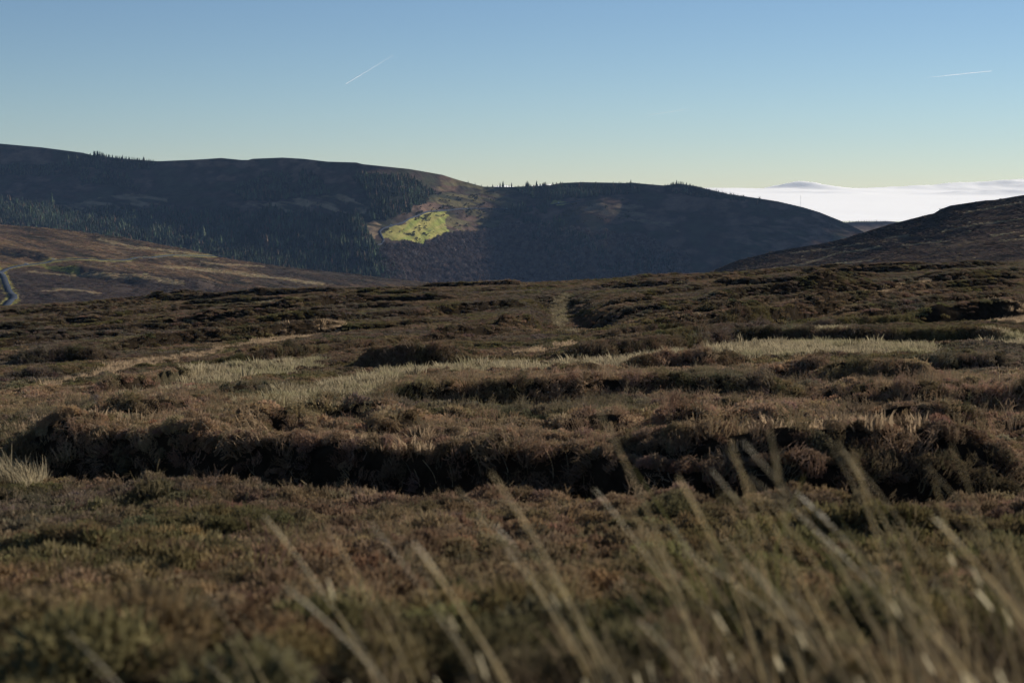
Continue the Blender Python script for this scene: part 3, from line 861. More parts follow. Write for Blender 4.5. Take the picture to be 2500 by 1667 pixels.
# ------------------------------------------------------------------ forest
def conifer(tiers=4, sides=7, h=1.0, r=0.20, mat=None):
    parts = []
    for k in range(tiers):
        z0 = h * (0.08 + 0.80 * k / tiers); z1 = min(h, z0 + h * (0.92 / tiers) * 1.75)
        rr = r * (1 - 0.80 * k / tiers)
        a = np.arange(sides * 2) * math.pi / sides + rng.random() * 6
        rad = rr * np.where(np.arange(sides * 2) % 2 == 0, rng.uniform(0.85, 1.3, sides * 2), rng.uniform(0.35, 0.6, sides * 2))
        zz = z0 + rng.normal(0, 0.025, sides * 2) * h - 0.10 * rad
        ring = np.stack([rad * np.cos(a), rad * np.sin(a), zz], -1)
        v = np.concatenate([ring, [[rng.normal(0, 0.01), rng.normal(0, 0.01), z1]]])
        f = [(i, (i + 1) % (2 * sides), 2 * sides) for i in range(2 * sides)]
        parts.append((v, f))
    v, f = join(parts)
    return mesh_np("conifer_crown", v, f, mat, smooth=False)
def broad_crown(n=70, mat=None):
    """bare winter crown: many upward twigs through a rounded volume"""
    parts = []
    for i in range(n):
        d = rng.normal(size=3); d[2] = abs(d[2]) * 0.9 + 0.15; d /= np.linalg.norm(d)
        c = np.array((0, 0, 0.35)); e = c + d * np.array((0.42, 0.42, 0.62)) * rng.uniform(0.75, 1.05)
        s = c + (e - c) * rng.uniform(0.45, 0.75)
        e2 = e + rng.normal(0, 0.05, 3)
        parts.append(ribbon([s, e, e2], [0.05, 0.09, 0.04]))
    for i in range(5):
        a = rng.random() * 6.28
        parts.append(ribbon([(0, 0, 0), (0.12 * math.cos(a), 0.12 * math.sin(a), 0.4), (0.3 * math.cos(a), 0.3 * math.sin(a), 0.75)], [0.05, 0.03, 0.01]))
    v, f = join(parts)
    return mesh_np("bare_crown", v, f, mat, smooth=False)
con_src = [conifer(4, 5, 1.0, rng.uniform(0.17, 0.24), M_TREE) for i in range(6)]
bro_src = [broad_crown(60, M_TREE) for i in range(6)]
pts, u, v, ar = h1.sample(38000, forest_mask)
m = len(pts)
s = rng.lognormal(0, 0.28, m) * (9 + 4 * sstep(fbm(u * 0.02, v * 0.05, 3, 41), -0.2, 0.4)) * np.where(v < 470, 0.75, 1.0)
s *= np.where((u > 1600) & (v < 500), 0.6, 1.0)
blk = 0.75 + 0.9 * sstep(fbm(u * 0.018, v * 0.045, 3, 42), -0.3, 0.4)
col = np.array((0.048, 0.060, 0.036)) * rng.uniform(0.6, 1.35, (m, 1)) * blk[:, None] * (1 + rng.normal(0, 0.08, (m, 3)))
brn = (rng.random(m) < 0.10)[:, None]; col = np.where(brn, np.array((0.13, 0.09, 0.06)), col)
scatter("conifer_forest", pts, yaw_rot(m, 0.02), np.stack([s, s, s], -1), rng.integers(0, 6, m), col, con_src, "dense dark conifer forest on the far hillside", "forest")
pts, u, v, ar = h1.sample(13000, wood_mask)
m = len(pts)
s = rng.lognormal(0, 0.25, m) * 9.5
col = lerp(np.tile(np.array((0.125, 0.108, 0.10)), (m, 1)), (0.15, 0.105, 0.085), rng.random(m)) * rng.uniform(0.5, 1.6, (m, 1))
scatter("bare_woodland", pts, yaw_rot(m, 0.05), np.stack([s, s, s], -1), rng.integers(0, 6, m), col, bro_src, "grey-brown leafless woodland on the steep valley side", "woodland")
pts, u, v, ar = h1.sample(1500, lambda u, v: poly_soft(u, v, MIXED, 20, 26) & (fbm(u * 0.03, v * 0.06, 3, 78) > 0.05))
m = len(pts); s = rng.lognormal(0, 0.25, m) * 14
scatter("scattered_conifers", pts, yaw_rot(m, 0.02), np.stack([s, s, s], -1), rng.integers(0, 6, m), np.array((0.034, 0.050, 0.034)) * rng.uniform(0.6, 1.5, (m, 1)), con_src,
        "dark conifers mixed into the leafless valley-side wood", "forest")
pts, u, v, ar = h1.sample(900, lambda u, v: (u > 930) & (u < 1560) & (v > 470) & (v < 610) & (fbm(u * 0.05, v * 0.1, 3, 79) > 0.25))
m = len(pts); s = rng.lognormal(0, 0.35, m) * 4.0
scatter("scrub", pts, yaw_rot(m, 0.1), np.stack([s * 1.3, s * 1.3, s], -1), rng.integers(0, 6, m), np.array((0.06, 0.06, 0.03)) * rng.uniform(0.6, 1.4, (m, 1)), bro_src,
        "low dark scrub dotted over the green and brown spur", "scrub")

# single trees one can pick out
tree_variants = []
for i in range(5):
    tr = np.arange(6) * math.pi / 3
    ring0 = np.stack([0.022 * np.cos(tr), 0.022 * np.sin(tr), 0 * tr - 0.02], -1); ring1 = ring0 * np.array((0.4, 0.4, 0)) + np.array((0, 0, 0.55))
    tv_ = np.concatenate([ring0, ring1]); tf_ = [(k, (k + 1) % 6, 6 + (k + 1) % 6, 6 + k) for k in range(6)]
    tree_variants.append((mesh_np("trunk", tv_, tf_, M_BARK), conifer(6, 6, 1.0, rng.uniform(0.20, 0.30), M_NEEDLE)))
def tree(p, h, label, group):
    h = h * 0.85
    e = empty("conifer_tree", p, rng.random() * 6.28, h)
    tm, cm = tree_variants[rng.integers(0, 5)]
    link("trunk", tm, e); link("crown", cm, e)
    tag(e, label, "tree", group)
    return e
for u, hpx in [(1143, 8), (1160, 7), (1175, 6), (1190, 6), (1203, 10), (1214, 7), (1221, 15), (1228, 19), (1236, 8), (1243, 9), (1249, 14), (1258, 5), (1265, 7), (1275, 5), (1284, 14), (1287, 18), (1296, 6), (1305, 6), (1310, 17), (1318, 8), (1325, 7), (1332, 10), (1350, 6), (1358, 7)]:
    p = h1.at(u, np.interp(u, h1.u, h1.S) + 1)[0]; tree(p, hpx * p[1] / F, {1228: "tallest pointed conifer on the skyline saddle, in its left cluster", 1287: "tall conifer of the middle pair on the skyline saddle", 1310: "tall slim conifer standing alone right of the middle pair on the saddle",
            1221: "tall conifer touching the tallest one on the saddle from the left", 1249: "mid-height conifer right of the tallest one on the skyline saddle", 1284: "left tree of the tall middle pair on the skyline saddle",
            1143: "leftmost small conifer where the saddle meets the big hill", 1358: "rightmost small conifer of the skyline saddle"}.get(u, "small dark conifer on the skyline saddle above the valley"), "conifers on the skyline saddle")
for u, hpx in [(1406, 4), (1418, 5), (1497, 6), (1504, 4), (1521, 4), (1536, 5), (1562, 4), (1577, 4), (1594, 5)]:
    p = h1.at(u, np.interp(u, h1.u, h1.S) + 1)[0]; tree(p, hpx * p[1] / F, "tiny lone conifer on the bare skyline between saddle and round knoll", "lone conifers on the bare skyline")
for u in np.concatenate([np.arange(1622, 1700, 4.0), np.arange(1700, 1780, 5.0)]):
    hpx = rng.uniform(5, 9) * (1.3 if 1636 < u < 1690 else 0.8) + (4 if 1640 < u < 1665 else 0)
    p = h1.at(u + rng.normal(), np.interp(u, h1.u, h1.S) + 2)[0]; tree(p, hpx * p[1] / F, "conifer in the dark clump crowning the round knoll", "conifers on the round knoll")
for u in np.concatenate([[204], np.arange(212, 228, 5.0), np.arange(228, 300, 4.0), np.arange(300, 388, 4.5)]):
    hpx = 5 + 7 * np.exp(-((u - 236) / 14) ** 2) + 6 * (u > 225) * (1 - sstep(u, 300, 390)) + rng.uniform(-1.5, 1.5)
    p = h1.at(u + rng.normal(), np.interp(u, h1.u, h1.S) + 2)[0]; tree(p, hpx * p[1] / F, "conifer in the plantation on the left skyline", "conifers on the left skyline")
for u in list(np.arange(470, 930, 11.0)):                       # along the lower forest edge
    v0 = np.interp(u, [p[0] for p in SKY2], [p[1] for p in SKY2]) - rng.uniform(-2, 4)
    p = h1.at(u + rng.normal() * 3, v0)[0]; tree(p, rng.uniform(12, 19), "tall conifer at the lower forest edge above the brown hillside", "conifers along the lower forest edge")
for k in range(34):
    u, v0 = rng.uniform(620, 920), rng.uniform(495, 535)
    p = h1.at(u, v0)[0]; tree(p, rng.uniform(6, 12), "lone conifer scattered over the tan forest clearing", "conifers in the forest clearing")
for u in [2062, 2066, 2074, 2082, 2090, 2096, 2103, 2110, 2116, 2122, 2128, 2134, 2139, 2143, 2150, 2156, 2161, 2166]:
    p = h4.at(u, np.interp(u, h4.u, h4.S) + 1)[0]; tree(p, rng.uniform(4, 8) * p[1] / F, "tiny tree on the low far ridge in the gap", "trees on the far ridge")

# ------------------------------------------------------------------ roads, cars, rocks, mast
M_ROAD = mat_plain("asphalt_sky_tint", (0.034, 0.042, 0.058), 0.9, 0, 0.2, 0.4, 0.05)  # matte tarmac; the blue of reflected sky is put into its base colour
def road(hill, pts, width, label, lift=0.35):
    pts = np.array(pts, float)
    tt = np.linspace(0, len(pts) - 1, len(pts) * 10)
    us = np.interp(tt, np.arange(len(pts)), pts[:, 0]); vs = np.interp(tt, np.arange(len(pts)), pts[:, 1])
    for _ in range(3):
        us[1:-1] = (us[:-2] + 2 * us[1:-1] + us[2:]) / 4; vs[1:-1] = (vs[:-2] + 2 * vs[1:-1] + vs[2:]) / 4
    c = hill.at(us, vs)
    for _ in range(2): c[1:-1, 2] = (c[:-2, 2] + 2 * c[1:-1, 2] + c[2:, 2]) / 4
    t = np.gradient(c, axis=0); n = np.stack([-t[:, 1], t[:, 0], 0 * t[:, 0]], -1); n /= np.linalg.norm(n, axis=1)[:, None]
    V = []
    for k, (o, dz) in enumerate([(-width / 2 - 1.2, -1.6), (-width / 2, lift), (width / 2, lift), (width / 2 + 1.2, -1.6)]):
        q = c + n * o; q[:, 2] = c[:, 2] + dz; V.append(q)
    V = np.stack(V, 1)
    o = link("road", mesh_np("road", V, grid_faces(len(c), 4), M_ROAD, smooth=False))
    tag(o, label, None, None, "structure")
    return o
road(h2, ROAD_A, 6.0, "narrow tarmac road bending at the far left edge", 0.9)
road(h2, ROAD_B, 5.0, "thin tarmac road climbing across the brown hillside", 0.9)
ROAD_C = [(918, 592), (932, 586), (936, 576), (930, 566), (926, 558), (932, 551), (944, 546), (958, 542), (985, 538), (1020, 529), (1055, 519), (1090, 512), (1120, 510), (1180, 510), (1240, 511), (1290, 508), (1330, 503), (1360, 498), (1420, 490)]
road(h1, ROAD_C, 4.6, "tarmac road rounding the green spur on the far hill", 1.0)

def car_profile(kind):
    if kind == "van":
        return [(-2.4, .35), (-2.4, 2.0), (-2.2, 2.15), (1.0, 2.15), (1.5, 1.35), (2.3, 1.1), (2.45, .8), (2.45, .35)]
    return [(-2.1, .35), (-2.15, .9), (-1.9, 1.0), (-1.45, 1.42), (0.35, 1.45), (1.05, .98), (1.95, .85), (2.1, .6), (2.1, .35)]
M_WHITE = mat_plain("white_paint", (0.80, 0.80, 0.80), 0.15, 0, 0.03); M_SILVER = mat_plain("silver_paint", (0.62, 0.64, 0.68), 0.18, 0.6, 0.03)
M_GLASS = mat_plain("car_glass", (0.03, 0.035, 0.04), 0.05, 0, 0.05); M_TYRE = mat_plain("tyre", (0.02, 0.02, 0.02), 0.9)
def prism(prof, y0, y1, inset=0.0):
    n = len(prof); p = np.array(prof)
    zc = p[:, 1]
    k = np.clip((zc - 1.0) / 0.5, 0, 1) * inset
    a = np.stack([p[:, 0], np.full(n, y0) + k, zc], -1); b = np.stack([p[:, 0], np.full(n, y1) - k, zc], -1)
    v = np.concatenate([a, b]); f = [list(range(n))[::-1], list(range(n, 2 * n))] + [[i, (i + 1) % n, n + (i + 1) % n, n + i] for i in range(n)]
    return v, f
def poly_mesh(name, v, f, mat):
    me = bpy.data.meshes.new(name); me.from_pydata([tuple(q) for q in v], [], [tuple(q) for q in f]); me.materials.append(mat); me.update(); return me
def car(hill, u, v, rz, kind, paint, label, lift):
    p = hill.at(u, v)[0]; p[2] += lift
    e = empty("parked_car" if False else "car", p, rz)
    link("body", poly_mesh("body", *prism(car_profile(kind), -0.9, 0.9, 0.15), paint), e)
    zb, zt = (1.4, 2.0) if kind == "van" else (1.0, 1.38)
    for s in (-1, 1):
        x0, x1 = (-0.2, 1.0) if kind == "van" else (-1.5, 0.5)
        y = s * 0.905
        q = [(x0, y, zb), (x1 + 0.3, y, zb), (x1, y * 0.86, zt), (x0 + 0.15, y * 0.86, zt)]
        q2 = [(a, b * 0.97, c) for a, b, c in q]
        link("side_window", poly_mesh("side_window", q + q2, [(0, 1, 2, 3), (7, 6, 5, 4), (0, 4, 5, 1), (1, 5, 6, 2), (2, 6, 7, 3), (3, 7, 4, 0)], M_GLASS), e)
    xw = (1.02, 1.5) if kind == "van" else (0.4, 1.02)
    zz = (2.1, 1.38) if kind == "van" else (1.44, 1.02)
    q = [(xw[0], -.7, zz[0]), (xw[0], .7, zz[0]), (xw[1], .8, zz[1]), (xw[1], -.8, zz[1])]
    q2 = [(a + .03, b, c + .03) for a, b, c in q]
    link("windscreen", poly_mesh("windscreen", q + q2, [(3, 2, 1, 0), (4, 5, 6, 7), (0, 1, 5, 4), (1, 2, 6, 5), (2, 3, 7, 6), (3, 0, 4, 7)], M_GLASS), e)
    a = np.arange(12) * math.pi / 6
    wv = np.concatenate([np.stack([.33 * np.cos(a), 0 * a - .1, .33 * np.sin(a)], -1), np.stack([.33 * np.cos(a), 0 * a + .1, .33 * np.sin(a)], -1)])
    wf = [list(range(12)), list(range(12, 24))[::-1]] + [[i, 12 + i, 12 + (i + 1) % 12, (i + 1) % 12] for i in range(12)]
    wm = poly_mesh("wheel", wv, wf, M_TYRE); rm = poly_mesh("rim", wv * np.array((0.6, 1, 0.6)), wf, M_SILVER)
    for wx in (-1.35, 1.35):
        for wy in (-.82, .82):
            w = link("wheel", wm, e); w.location = (wx, wy, .33)
            r_ = link("rim", rm, w); r_.location = (0, 0.012 if wy > 0 else -0.012, 0)
    tag(e, label, "van" if kind == "van" else "car")
    return e
car(h2, 64, 648, 0.15, "car", M_WHITE, "white car glinting at the left, nearer of two on the hillside road", 0.95)
car(h2, 130, 641, 0.1, "car", M_SILVER, "silver car driving ahead of the white one on the hillside road", 0.95)
car(h1, 955, 543, 0.5, "van", M_WHITE, "white van on the road bend above the green slope", 1.05)
car(h1, 1238, 511, 0.0, "car", M_WHITE, "tiny white car on the far road under the olive slope", 1.05)
car(h1, 1356, 498, 0.6, "car", M_SILVER, "left of two cars in the far green lay-by", 1.05)
car(h1, 1364, 497, 0.4, "van", M_WHITE, "white van, right of two vehicles in the far green lay-by", 1.05)

M_ROCK = mat_plain("pale_granite", (0.34, 0.31, 0.26), 0.9, 0, 0.3, 0.3)
def rock(p, r, label):
    a, b = np.meshgrid(np.linspace(0, 2 * math.pi, 13)[:-1], np.linspace(0.05, math.pi - 0.05, 8))
    d = np.stack([np.sin(b) * np.cos(a), np.sin(b) * np.sin(a), np.cos(b)], -1)
    k = 1 + 0.45 * fbm(d[..., 0] * 1.7 + r * 3, d[..., 1] * 1.7 + d[..., 2] * 1.3, 3, int(r * 10))
    v = d * k[..., None] * np.array((r, r * .8, r * 1.1))
    i = np.arange(v.shape[0] * 12).reshape(-1, 12)
    f = np.stack([i[:-1], np.roll(i[:-1], -1, 1), np.roll(i[1:], -1, 1), i[1:]], -1).reshape(-1, 4)
    o = link("rock_outcrop", mesh_np("rock_outcrop", v, f, M_ROCK, smooth=False)); o.location = p
    tag(o, label, "rock")
rock(h1.at(1028, 613)[0], 5.0, "pale rock outcrop just below the green slope")
rock(h1.at(1014, 609)[0], 3.5, "smaller pale rock left of the main outcrop below the green slope")
rock(h1.at(1067, 627)[0], 5.5, "pale rock lower right of the green slope amid leafless wood")

p = h1.at(1954, 505)[0]; hm = 28 * p[1] / F
e = empty("radio_mast", p)
a = np.arange(3) * 2.094
mv, mf = [], []
parts = []
def tube(p0, p1, r, n=5):
    p0, p1 = np.array(p0, float), np.array(p1, float); t = p1 - p0; t /= np.linalg.norm(t)
    s = np.cross(t, (0.3, 1, 0.2)); s /= np.linalg.norm(s); w = np.cross(t, s)
    an = np.arange(n) * 2 * math.pi / n
    ring = np.outer(np.cos(an), s) + np.outer(np.sin(an), w)
    v = np.concatenate([p0 + ring * r, p1 + ring * r]); f = [(k, (k + 1) % n, n + (k + 1) % n, n + k) for k in range(n)]
    return v, f
M_STEEL = mat_plain("galvanised_steel", (0.62, 0.62, 0.60), 0.6, 0.0)
for k in a: parts.append(tube((0.5 * math.cos(k), 0.5 * math.sin(k), 0), (0.5 * math.cos(k), 0.5 * math.sin(k), hm), 0.07))
v_, f_ = join(parts); link("frame", mesh_np("frame", v_, f_, M_STEEL), e)
parts = []
for zi in np.arange(0, hm - 2, 2.0):
    for k in range(3):
        b = a[(k + 1) % 3]; parts.append(tube((.5 * math.cos(a[k]), .5 * math.sin(a[k]), zi), (.5 * math.cos(b), .5 * math.sin(b), zi + 2), 0.05, 4))
v_, f_ = join(parts); link("bracing", mesh_np("bracing", v_, f_, M_STEEL), e)
tag(e, "thin radio mast on the far hill against the bright cloud", "mast")

# ------------------------------------------------------------------ sea of cloud beyond the hills
m, n, l, out = new_mat("cloud")
d = n.new("ShaderNodeBsdfDiffuse"); d.inputs[0].default_value = (0.98, 0.965, 0.915, 1)
t = n.new("ShaderNodeBsdfTranslucent"); t.inputs[0].default_value = (0.97, 0.97, 0.96, 1)
mx = n.new("ShaderNodeAddShader"); t.inputs[0].default_value = (0.80, 0.78, 0.72, 1)
gl = n.new("ShaderNodeBsdfGlossy"); gl.inputs['Color'].default_value = (0.10, 0.10, 0.098, 1); gl.inputs['Roughness'].default_value = 0.75
mx2 = n.new("ShaderNodeAddShader")
l.new(d.outputs[0], mx.inputs[0]); l.new(t.outputs[0], mx.inputs[1]); l.new(mx.outputs[0], mx2.inputs[0]); l.new(gl.outputs[0], mx2.inputs[1]); l.new(mx2.outputs[0], out.inputs[0])
M_CLOUD = m
Dc = np.geomspace(8000, 150000, 300); Tc = np.linspace(-0.45, 0.65, 480)
DD, TC = np.meshgrid(Dc, Tc, indexing='ij')
XC, YC = DD * TC, DD
ZC = -175 + 18 * fbm(XC / 3500, YC / 7000, 4, 201) * sstep(DD, 8000, 12000) + 4 * fbm(XC / 700, YC / 1500, 3, 202)
def hump(u, D, h, wu, wd):
    x0 = slopes(u, 460)[0] * D
    return h * np.exp(-((XC - x0) / (wu * D / F)) ** 2 - ((YC - D) / wd) ** 2) * (1 + 0.40 * fbm(XC / (D * 0.010), YC / (D * 0.05), 4, 203))
ZC += hump(1950, 60000, 220, 36, 6000) + hump(1985, 62000, 130, 80, 7000) + hump(2080, 66000, 90, 90, 9000) + hump(2040, 40000, 60, 60, 5000)
ZC += hump(2290, 60000, 190, 90, 7000) + hump(2400, 66000, 280, 120, 9000) + hump(2520, 56000, 330, 110, 7000) + hump(2680, 60000, 520, 150, 9000)
ZC += hump(2440, 30000, 110, 70, 2500) + hump(2370, 34000, 90, 60, 3000)
ZC += hump(1790, 60000, 90, 120, 9000) + hump(1225, 60000, 190, 40, 8000) + hump(1330, 60000, 230, 50, 8000)
ZC += 55 * fbm(XC / 2200, YC / 9000, 5, 207) * sstep(DD, 22000, 40000)
co = link("cloud_sea", mesh_np("cloud_sea", np.stack([XC, YC, ZC], -1), grid_faces(*XC.shape), M_CLOUD))
tag(co, "bright white sea of cloud filling the lowland beyond the hills", "cloud", None, "stuff")

# ------------------------------------------------------------------ vapour trails
def contrail(u0, v0, u1, v1, D, rpx, dens, label):
    """soft-ended trail of ice cloud, thinner towards its older end"""
    m, n, l, out = new_mat("contrail_ice")
    d = n.new("ShaderNodeBsdfDiffuse"); d.inputs[0].default_value = (0.95, 0.95, 0.95, 1)
    tl = n.new("ShaderNodeBsdfTranslucent"); tl.inputs[0].default_value = (0.95, 0.95, 0.95, 1)
    md = n.new("ShaderNodeMixShader"); md.inputs[0].default_value = 0.5
    tr = n.new("ShaderNodeBsdfTransparent"); mx = n.new("ShaderNodeMixShader")
    at = n.new("ShaderNodeAttribute"); at.attribute_name = "col"
    no = n.new("ShaderNodeTexNoise"); no.inputs['Scale'].default_value = 0.002
    tc = n.new("ShaderNodeTexCoord"); l.new(tc.outputs['Object'], no.inputs['Vector'])
    mu = n.new("ShaderNodeMath"); mu.operation = 'MULTIPLY'; l.new(at.outputs['Fac'], mu.inputs[0])
    ad = n.new("ShaderNodeMath"); ad.operation = 'ADD'; ad.inputs[1].default_value = 0.5; l.new(no.outputs[0], ad.inputs[0]); l.new(ad.outputs[0], mu.inputs[1])
    l.new(mu.outputs[0], mx.inputs[0]); l.new(d.outputs[0], md.inputs[1]); l.new(tl.outputs[0], md.inputs[2])
    l.new(tr.outputs[0], mx.inputs[1]); l.new(md.outputs[0], mx.inputs[2]); l.new(mx.outputs[0], out.inputs[0])
    k, sides = 60, 8
    q = np.linspace(0, 1, k)
    c = P(u0 + (u1 - u0) * q, v0 + (v1 - v0) * q + 1.0 * fbm(q * 6, q * 0 + rpx * 9, 3, 9), D)
    a = np.arange(sides) * 2 * math.pi / sides
    r = rpx * D / F * (0.6 + 0.6 * np.array(dens(q)))
    V = c[:, None] + r[:, None, None] * np.stack([0 * a, np.cos(a), np.sin(a)], -1)[None] 
    i = np.arange(k * sides).reshape(k, sides)
    f = np.stack([i[:-1], np.roll(i[:-1], -1, 1), np.roll(i[1:], -1, 1), i[1:]], -1).reshape(-1, 4)
    cl = np.repeat(np.array(dens(q))[:, None], sides, 1)[..., None] * np.ones(3)
    o = link("contrail", mesh_np("contrail", V, f, m, cl))
    tag(o, label, "contrail")
contrail(842, 207, 960, 135, 120000, 1.0, lambda q: 0.34 * (1 - 0.75 * q) * sstep(q, 0, 0.03), "short steep vapour trail left of centre in the sky")
contrail(2235, 193, 2424, 173, 120000, 0.9, lambda q: 0.34 * sstep(q, 0, 0.6) * (1 - sstep(q, 0.97, 1)), "bright flat vapour trail high at the right")
contrail(1562, 285, 1688, 266, 150000, 0.8, lambda q: 0.16 * sstep(q, 0, 0.3) * (1 - sstep(q, 0.9, 1)), "faint small vapour trail above the middle of the hills")

# ------------------------------------------------------------------ tall grass beside the road
def stalk_mesh(L, bend, w, head):
    k = 9
    q = np.linspace(0, 1, k)
    pts = np.stack([-bend * L * q ** 1.8, 0.05 * L * np.sin(q * 2 + bend * 9), L * (q - 0.25 * bend * q ** 2)], -1)
    rad = w * (1 - 0.55 * q)
    if head: rad = rad * (1 + 1.6 * np.exp(-((q - 0.90) / 0.09) ** 2))
    n = 5; a = np.arange(n) * 2 * math.pi / n
    V = pts[:, None] + rad[:, None, None] * np.stack([np.cos(a), np.sin(a), 0 * a], -1)[None]
    i = np.arange(k * n).reshape(k, n)
    f = np.stack([i[:-1], np.roll(i[:-1], -1, 1), np.roll(i[1:], -1, 1), i[1:]], -1).reshape(-1, 4)
    return mesh_np("stalk", V, f, M_STALK)
stalks = [stalk_mesh(1.0, rng.uniform(0.06, 0.26), rng.uniform(0.0028, 0.0046), rng.random() < 0.5) for i in range(14)]
def blades_mesh(n, Hh):
    parts = []
    for i in range(n):
        a = rng.random() * 6.283; r = 0.07 * math.sqrt(rng.random()); hh = Hh * rng.uniform(0.4, 1.1)
        b = np.array((r * math.cos(a), r * math.sin(a), -0.03)); o = np.array((math.cos(a), math.sin(a), 0)) * rng.uniform(0.1, 0.6) * hh + np.array((-0.30 * hh, 0, 0))
        parts.append(ribbon([b, b + o * 0.25 + np.array((0, 0, 0.45 * hh)), b + o * 0.65 + np.array((0, 0, 0.8 * hh)), b + o + np.array((0, 0, 0.85 * hh))], [.005, .0055, .004, .001]))
    v, f = join(parts)
    return mesh_np("leaf_blades", v, f, M_BLADE, smooth=False)
blade_v = [blades_mesh(34, 0.42) for i in range(5)]
# (photo column of the tip, tip row, distance, number of stalks, label)
TUSS = [
    (2010, 1062, 4.3, 9, "tallest leaning grass tussock of the foreground, tips reaching the dark bank"),
    (2150, 1085, 4.6, 9, "dense grass tussock with crossing pale stalks right of the tallest one"),
    (2200, 1065, 5.0, 6, "grass tussock with one stalk arching high against the dark bank at right"),
    (1900, 1095, 4.8, 5, "sparse grass tussock with a long curved stalk left of the tallest one"),
    (1500, 1070, 4.2, 6, "grass tussock with a single high arching stalk right of centre"),
    (1310, 1150, 4.0, 7, "grass tussock with paired broad pale tips near the centre"),
    (1690, 1135, 4.5, 5, "grass tussock of three steep stalks between centre and right"),
    (1780, 1155, 4.2, 6, "grass tussock with short steep stalks left of the tallest ones"),
    (1560, 1190, 4.8, 6, "low grass tussock under the arching stalk right of centre"),
    (2330, 1140, 4.4, 7, "grass tussock with drooping tips towards the right edge"),
    (2420, 1165, 4.1, 7, "short thick grass tussock near the right edge"),
    (2500, 1110, 4.3, 8, "grass tussock cut by the right edge of the picture"),
    (1240, 1180, 5.2, 4, "thin grass tussock just left of the paired pale tips"),
    (1030, 1270, 4.4, 6, "grass tussock with two bright parallel stalks left of centre"),
    (860, 1320, 4.0, 6, "blurred grass tussock below the dark trough, left of centre"),
    (730, 1260, 4.8, 4, "faint thin grass tussock at the left third"),
    (640, 1380, 4.2, 5, "low grass tussock in the left foreground"),
    (420, 1440, 4.3, 5, "short grass tussock in the lower left"),
    (1150, 1330, 3.9, 6, "grass tussock low in the centre foreground"),
    (1420, 1310, 3.7, 7, "grass tussock low below the paired pale tips"),
    (2080, 1280, 3.5, 8, "bright low grass tussock in the lower right"),
    (2300, 1330, 3.6, 7, "low grass tussock in the bottom right corner area"),
    (1700, 1360, 3.6, 6, "low olive-brown grass tussock right of centre bottom"),
    (180, 1500, 4.0, 5, "short grass tussock near the bottom left corner"),
]
for k, (tu, tvv, D, ns, lab) in enumerate(TUSS):
    hgt_tip = P(tu, tvv, D)[2]
    x = P(tu, tvv, D)[0] + 0.30 * 0.9
    y = D
    zb = float(ground_z(np.array([x]), np.array([y]))[0])
    L = max(0.35, (hgt_tip - zb) / 0.84)
    e = empty("grass_tussock", (x, y, zb - 0.01))
    tag(e, lab, "grass", "grass tussocks along the verge")
    for j in range(max(3, int(ns * (0.8 if tu > 1650 else 0.6)))):
        s = link("stalk", stalks[rng.integers(0, len(stalks))], e)
        r = 0.09 * rng.random(); a = rng.random() * 6.283
        s.location = (r * math.cos(a), r * math.sin(a), 0)
        s.scale = (1, 1, 1)
        f = L * (1.0 if j == 0 else rng.uniform(0.55, 0.97))
        s.scale = (f, f, f) if f > 0.5 else (0.5, 0.5, f)
        s.rotation_euler = (rng.normal(0, 0.08), rng.normal(-0.30, 0.13), rng.normal(0, 0.35))
    for j in range(1):
        b = link("leaf_blades", blade_v[rng.integers(0, 5)], e)
        b.rotation_euler = (0, 0, rng.normal(0, 0.4)); b.scale = (L * 0.8,) * 3

# short pale leaves added as sun glints, mostly lower right; brightness is in their colour
M_GLINT = mat_leaf("glint_leaf_pale", False, (0.62, 0.54, 0.36), trans=0.5, gloss=0.03)
def glint_leaf():
    k = 5; q = np.linspace(0, 1, k); ln = rng.uniform(0.03, 0.07)
    pts = np.stack([-0.45 * ln * q, 0.05 * ln * q, 0.9 * ln * q], -1)
    w = np.array([0.004, 0.006, 0.006, 0.006, 0.004])
    side = np.array((0.75, -0.65, 0.1))
    v = np.concatenate([pts - side * w[:, None] / 2, pts + side * w[:, None] / 2])
    return mesh_np("glint_leaf", v, [(i, i + 1, k + i + 1, k + i) for i in range(k - 1)], M_GLINT)
leaf_v = [glint_leaf() for i in range(5)]
for e in [o for o in root_col.objects if o.name.startswith("grass_tussock") and "label" in o]:
    nl = 9 if ("lower right" in e["label"] or "bottom right" in e["label"]) else (3 if "right" in e["label"] else 1)
    for j in range(nl):
        b = link("glint_leaf", leaf_v[rng.integers(0, 5)], e)
        b.location = (rng.uniform(-0.22, 0.12), rng.uniform(-0.12, 0.12), rng.uniform(0.05, 0.42)); b.rotation_euler = (rng.normal(0, 0.3), rng.normal(0, 0.1), rng.normal(0, 0.2))

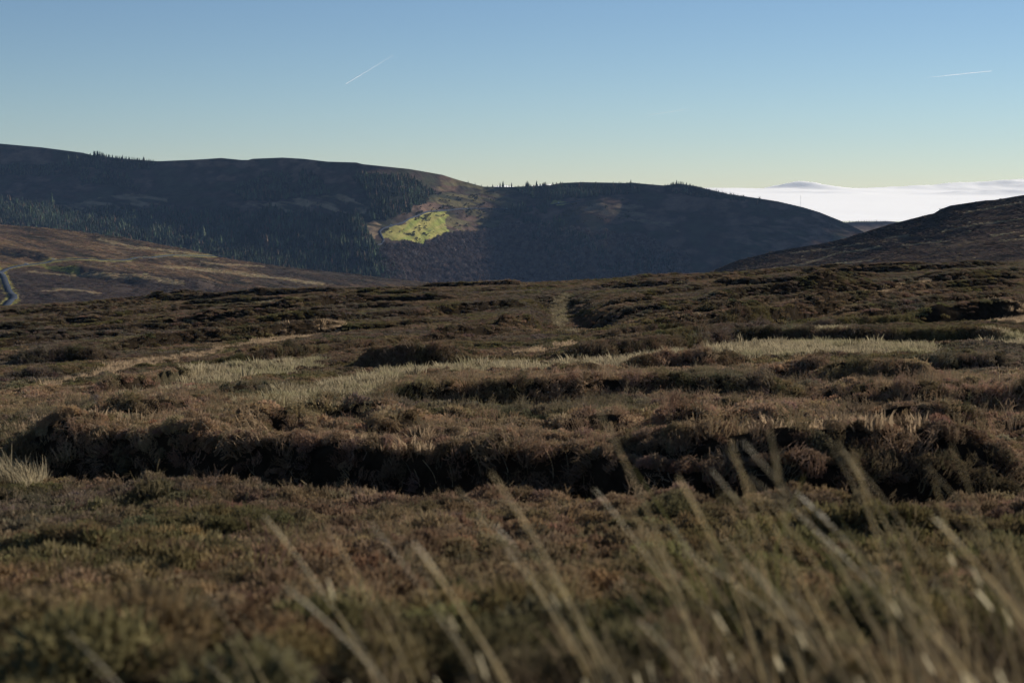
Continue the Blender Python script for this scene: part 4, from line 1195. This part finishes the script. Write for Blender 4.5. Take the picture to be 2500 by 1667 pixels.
# single stems standing at the edge of the trough
for u, v0, v1 in [(205, 1130, 1160), (290, 1135, 1160), (380, 1140, 1165), (475, 1150, 1175), (620, 1140, 1185), (635, 1150, 1190), (730, 1150, 1190), (785, 1165, 1215),
                  (865, 1130, 1190), (1008, 1140, 1185), (1022, 1142, 1185), (965, 1165, 1190), (1065, 1150, 1195), (1110, 1140, 1180), (1170, 1128, 1200), (1240, 1142, 1200),
                  (1352, 1122, 1185), (1385, 1152, 1200), (1425, 1170, 1200), (1740, 1170, 1215), (2440, 915, 960), (2460, 958, 1005), (2245, 990, 1010), (525, 1020, 1060)]:
    w = on_moor(u, v1); zb = float(ground_z(np.array([w[0]]), np.array([w[1]]))[0]) 
    o = link("grass_plant", stalks[rng.integers(0, 14)])
    L = max((v1 - v0) * w[1] / F + 0.15, 0.4)
    o.location = (w[0], w[1], zb - 0.02); o.scale = (2.4 * L, 2.4 * L, L * 1.1); o.rotation_euler = (0, rng.normal(0.12, 0.12), rng.normal(0, 0.5))
    tag(o, "single dry grass stem standing at the edge of the dark trough" if v0 > 1100 else "single dry grass stem standing in heather beyond the dark bank", "grass", "single stems by the dark trough" if v0 > 1100 else "single stems beyond the bank")

# rough grass that fills the verge between the tussocks
vg_src = [grass_tuft(26, 0.007, 0.36, 0.12, (-0.25, 0)) for i in range(5)]
x, y = wedge(2.6, 7.5, 620, 0.5, 1.5); m = len(x)
s = rng.lognormal(0, 0.3, m) * (0.6 + 0.35 * sstep(x, -0.6, 1.0))
k = rng.random(m) < 0.06 + 0.20 * sstep(x, -1.0, 0.8); x, y, s = x[k], y[k], s[k]; m = len(x)
col = lerp(np.tile(np.array((0.13, 0.095, 0.060)), (m, 1)), (0.085, 0.080, 0.032), sstep(fbm(x * 1.2, y * 1.2, 3, 14), -0.05, 0.3)) * rng.uniform(0.6, 1.3, (m, 1))
scatter("verge_grass", np.stack([x, y, ground_z(x, y)], -1), yaw_rot(m, 0.1) * np.array((1, 1, 0.2)), np.stack([s, s, s], -1), rng.integers(0, 5, m), col, vg_src,
        "rough brown and olive grass along the bottom of the picture", "grass")

# ------------------------------------------------------------------ haze
hb = bpy.data.meshes.new("haze")
x0, x1, y0, y1, z0, z1 = -3600, 3600, -300, 7200, -420, 230
vs = [(x, y, z) for x in (x0, x1) for y in (y0, y1) for z in (z0, z1)]
hb.from_pydata(vs, [], [(0, 1, 3, 2), (4, 6, 7, 5), (0, 4, 5, 1), (2, 3, 7, 6), (0, 2, 6, 4), (1, 5, 7, 3)])
m, n, l, out = new_mat("haze_air")
vol = n.new("ShaderNodeVolumePrincipled")
vol.inputs['Color'].default_value = (0.38, 0.60, 1.0, 1)
vol.inputs['Density'].default_value = 1.9e-5
l.new(vol.outputs[0], out.inputs['Volume'])
hb.materials.append(m)
ho = link("haze", hb)
tag(ho, "thin blue haze in the air over the valley", None, None, "stuff")
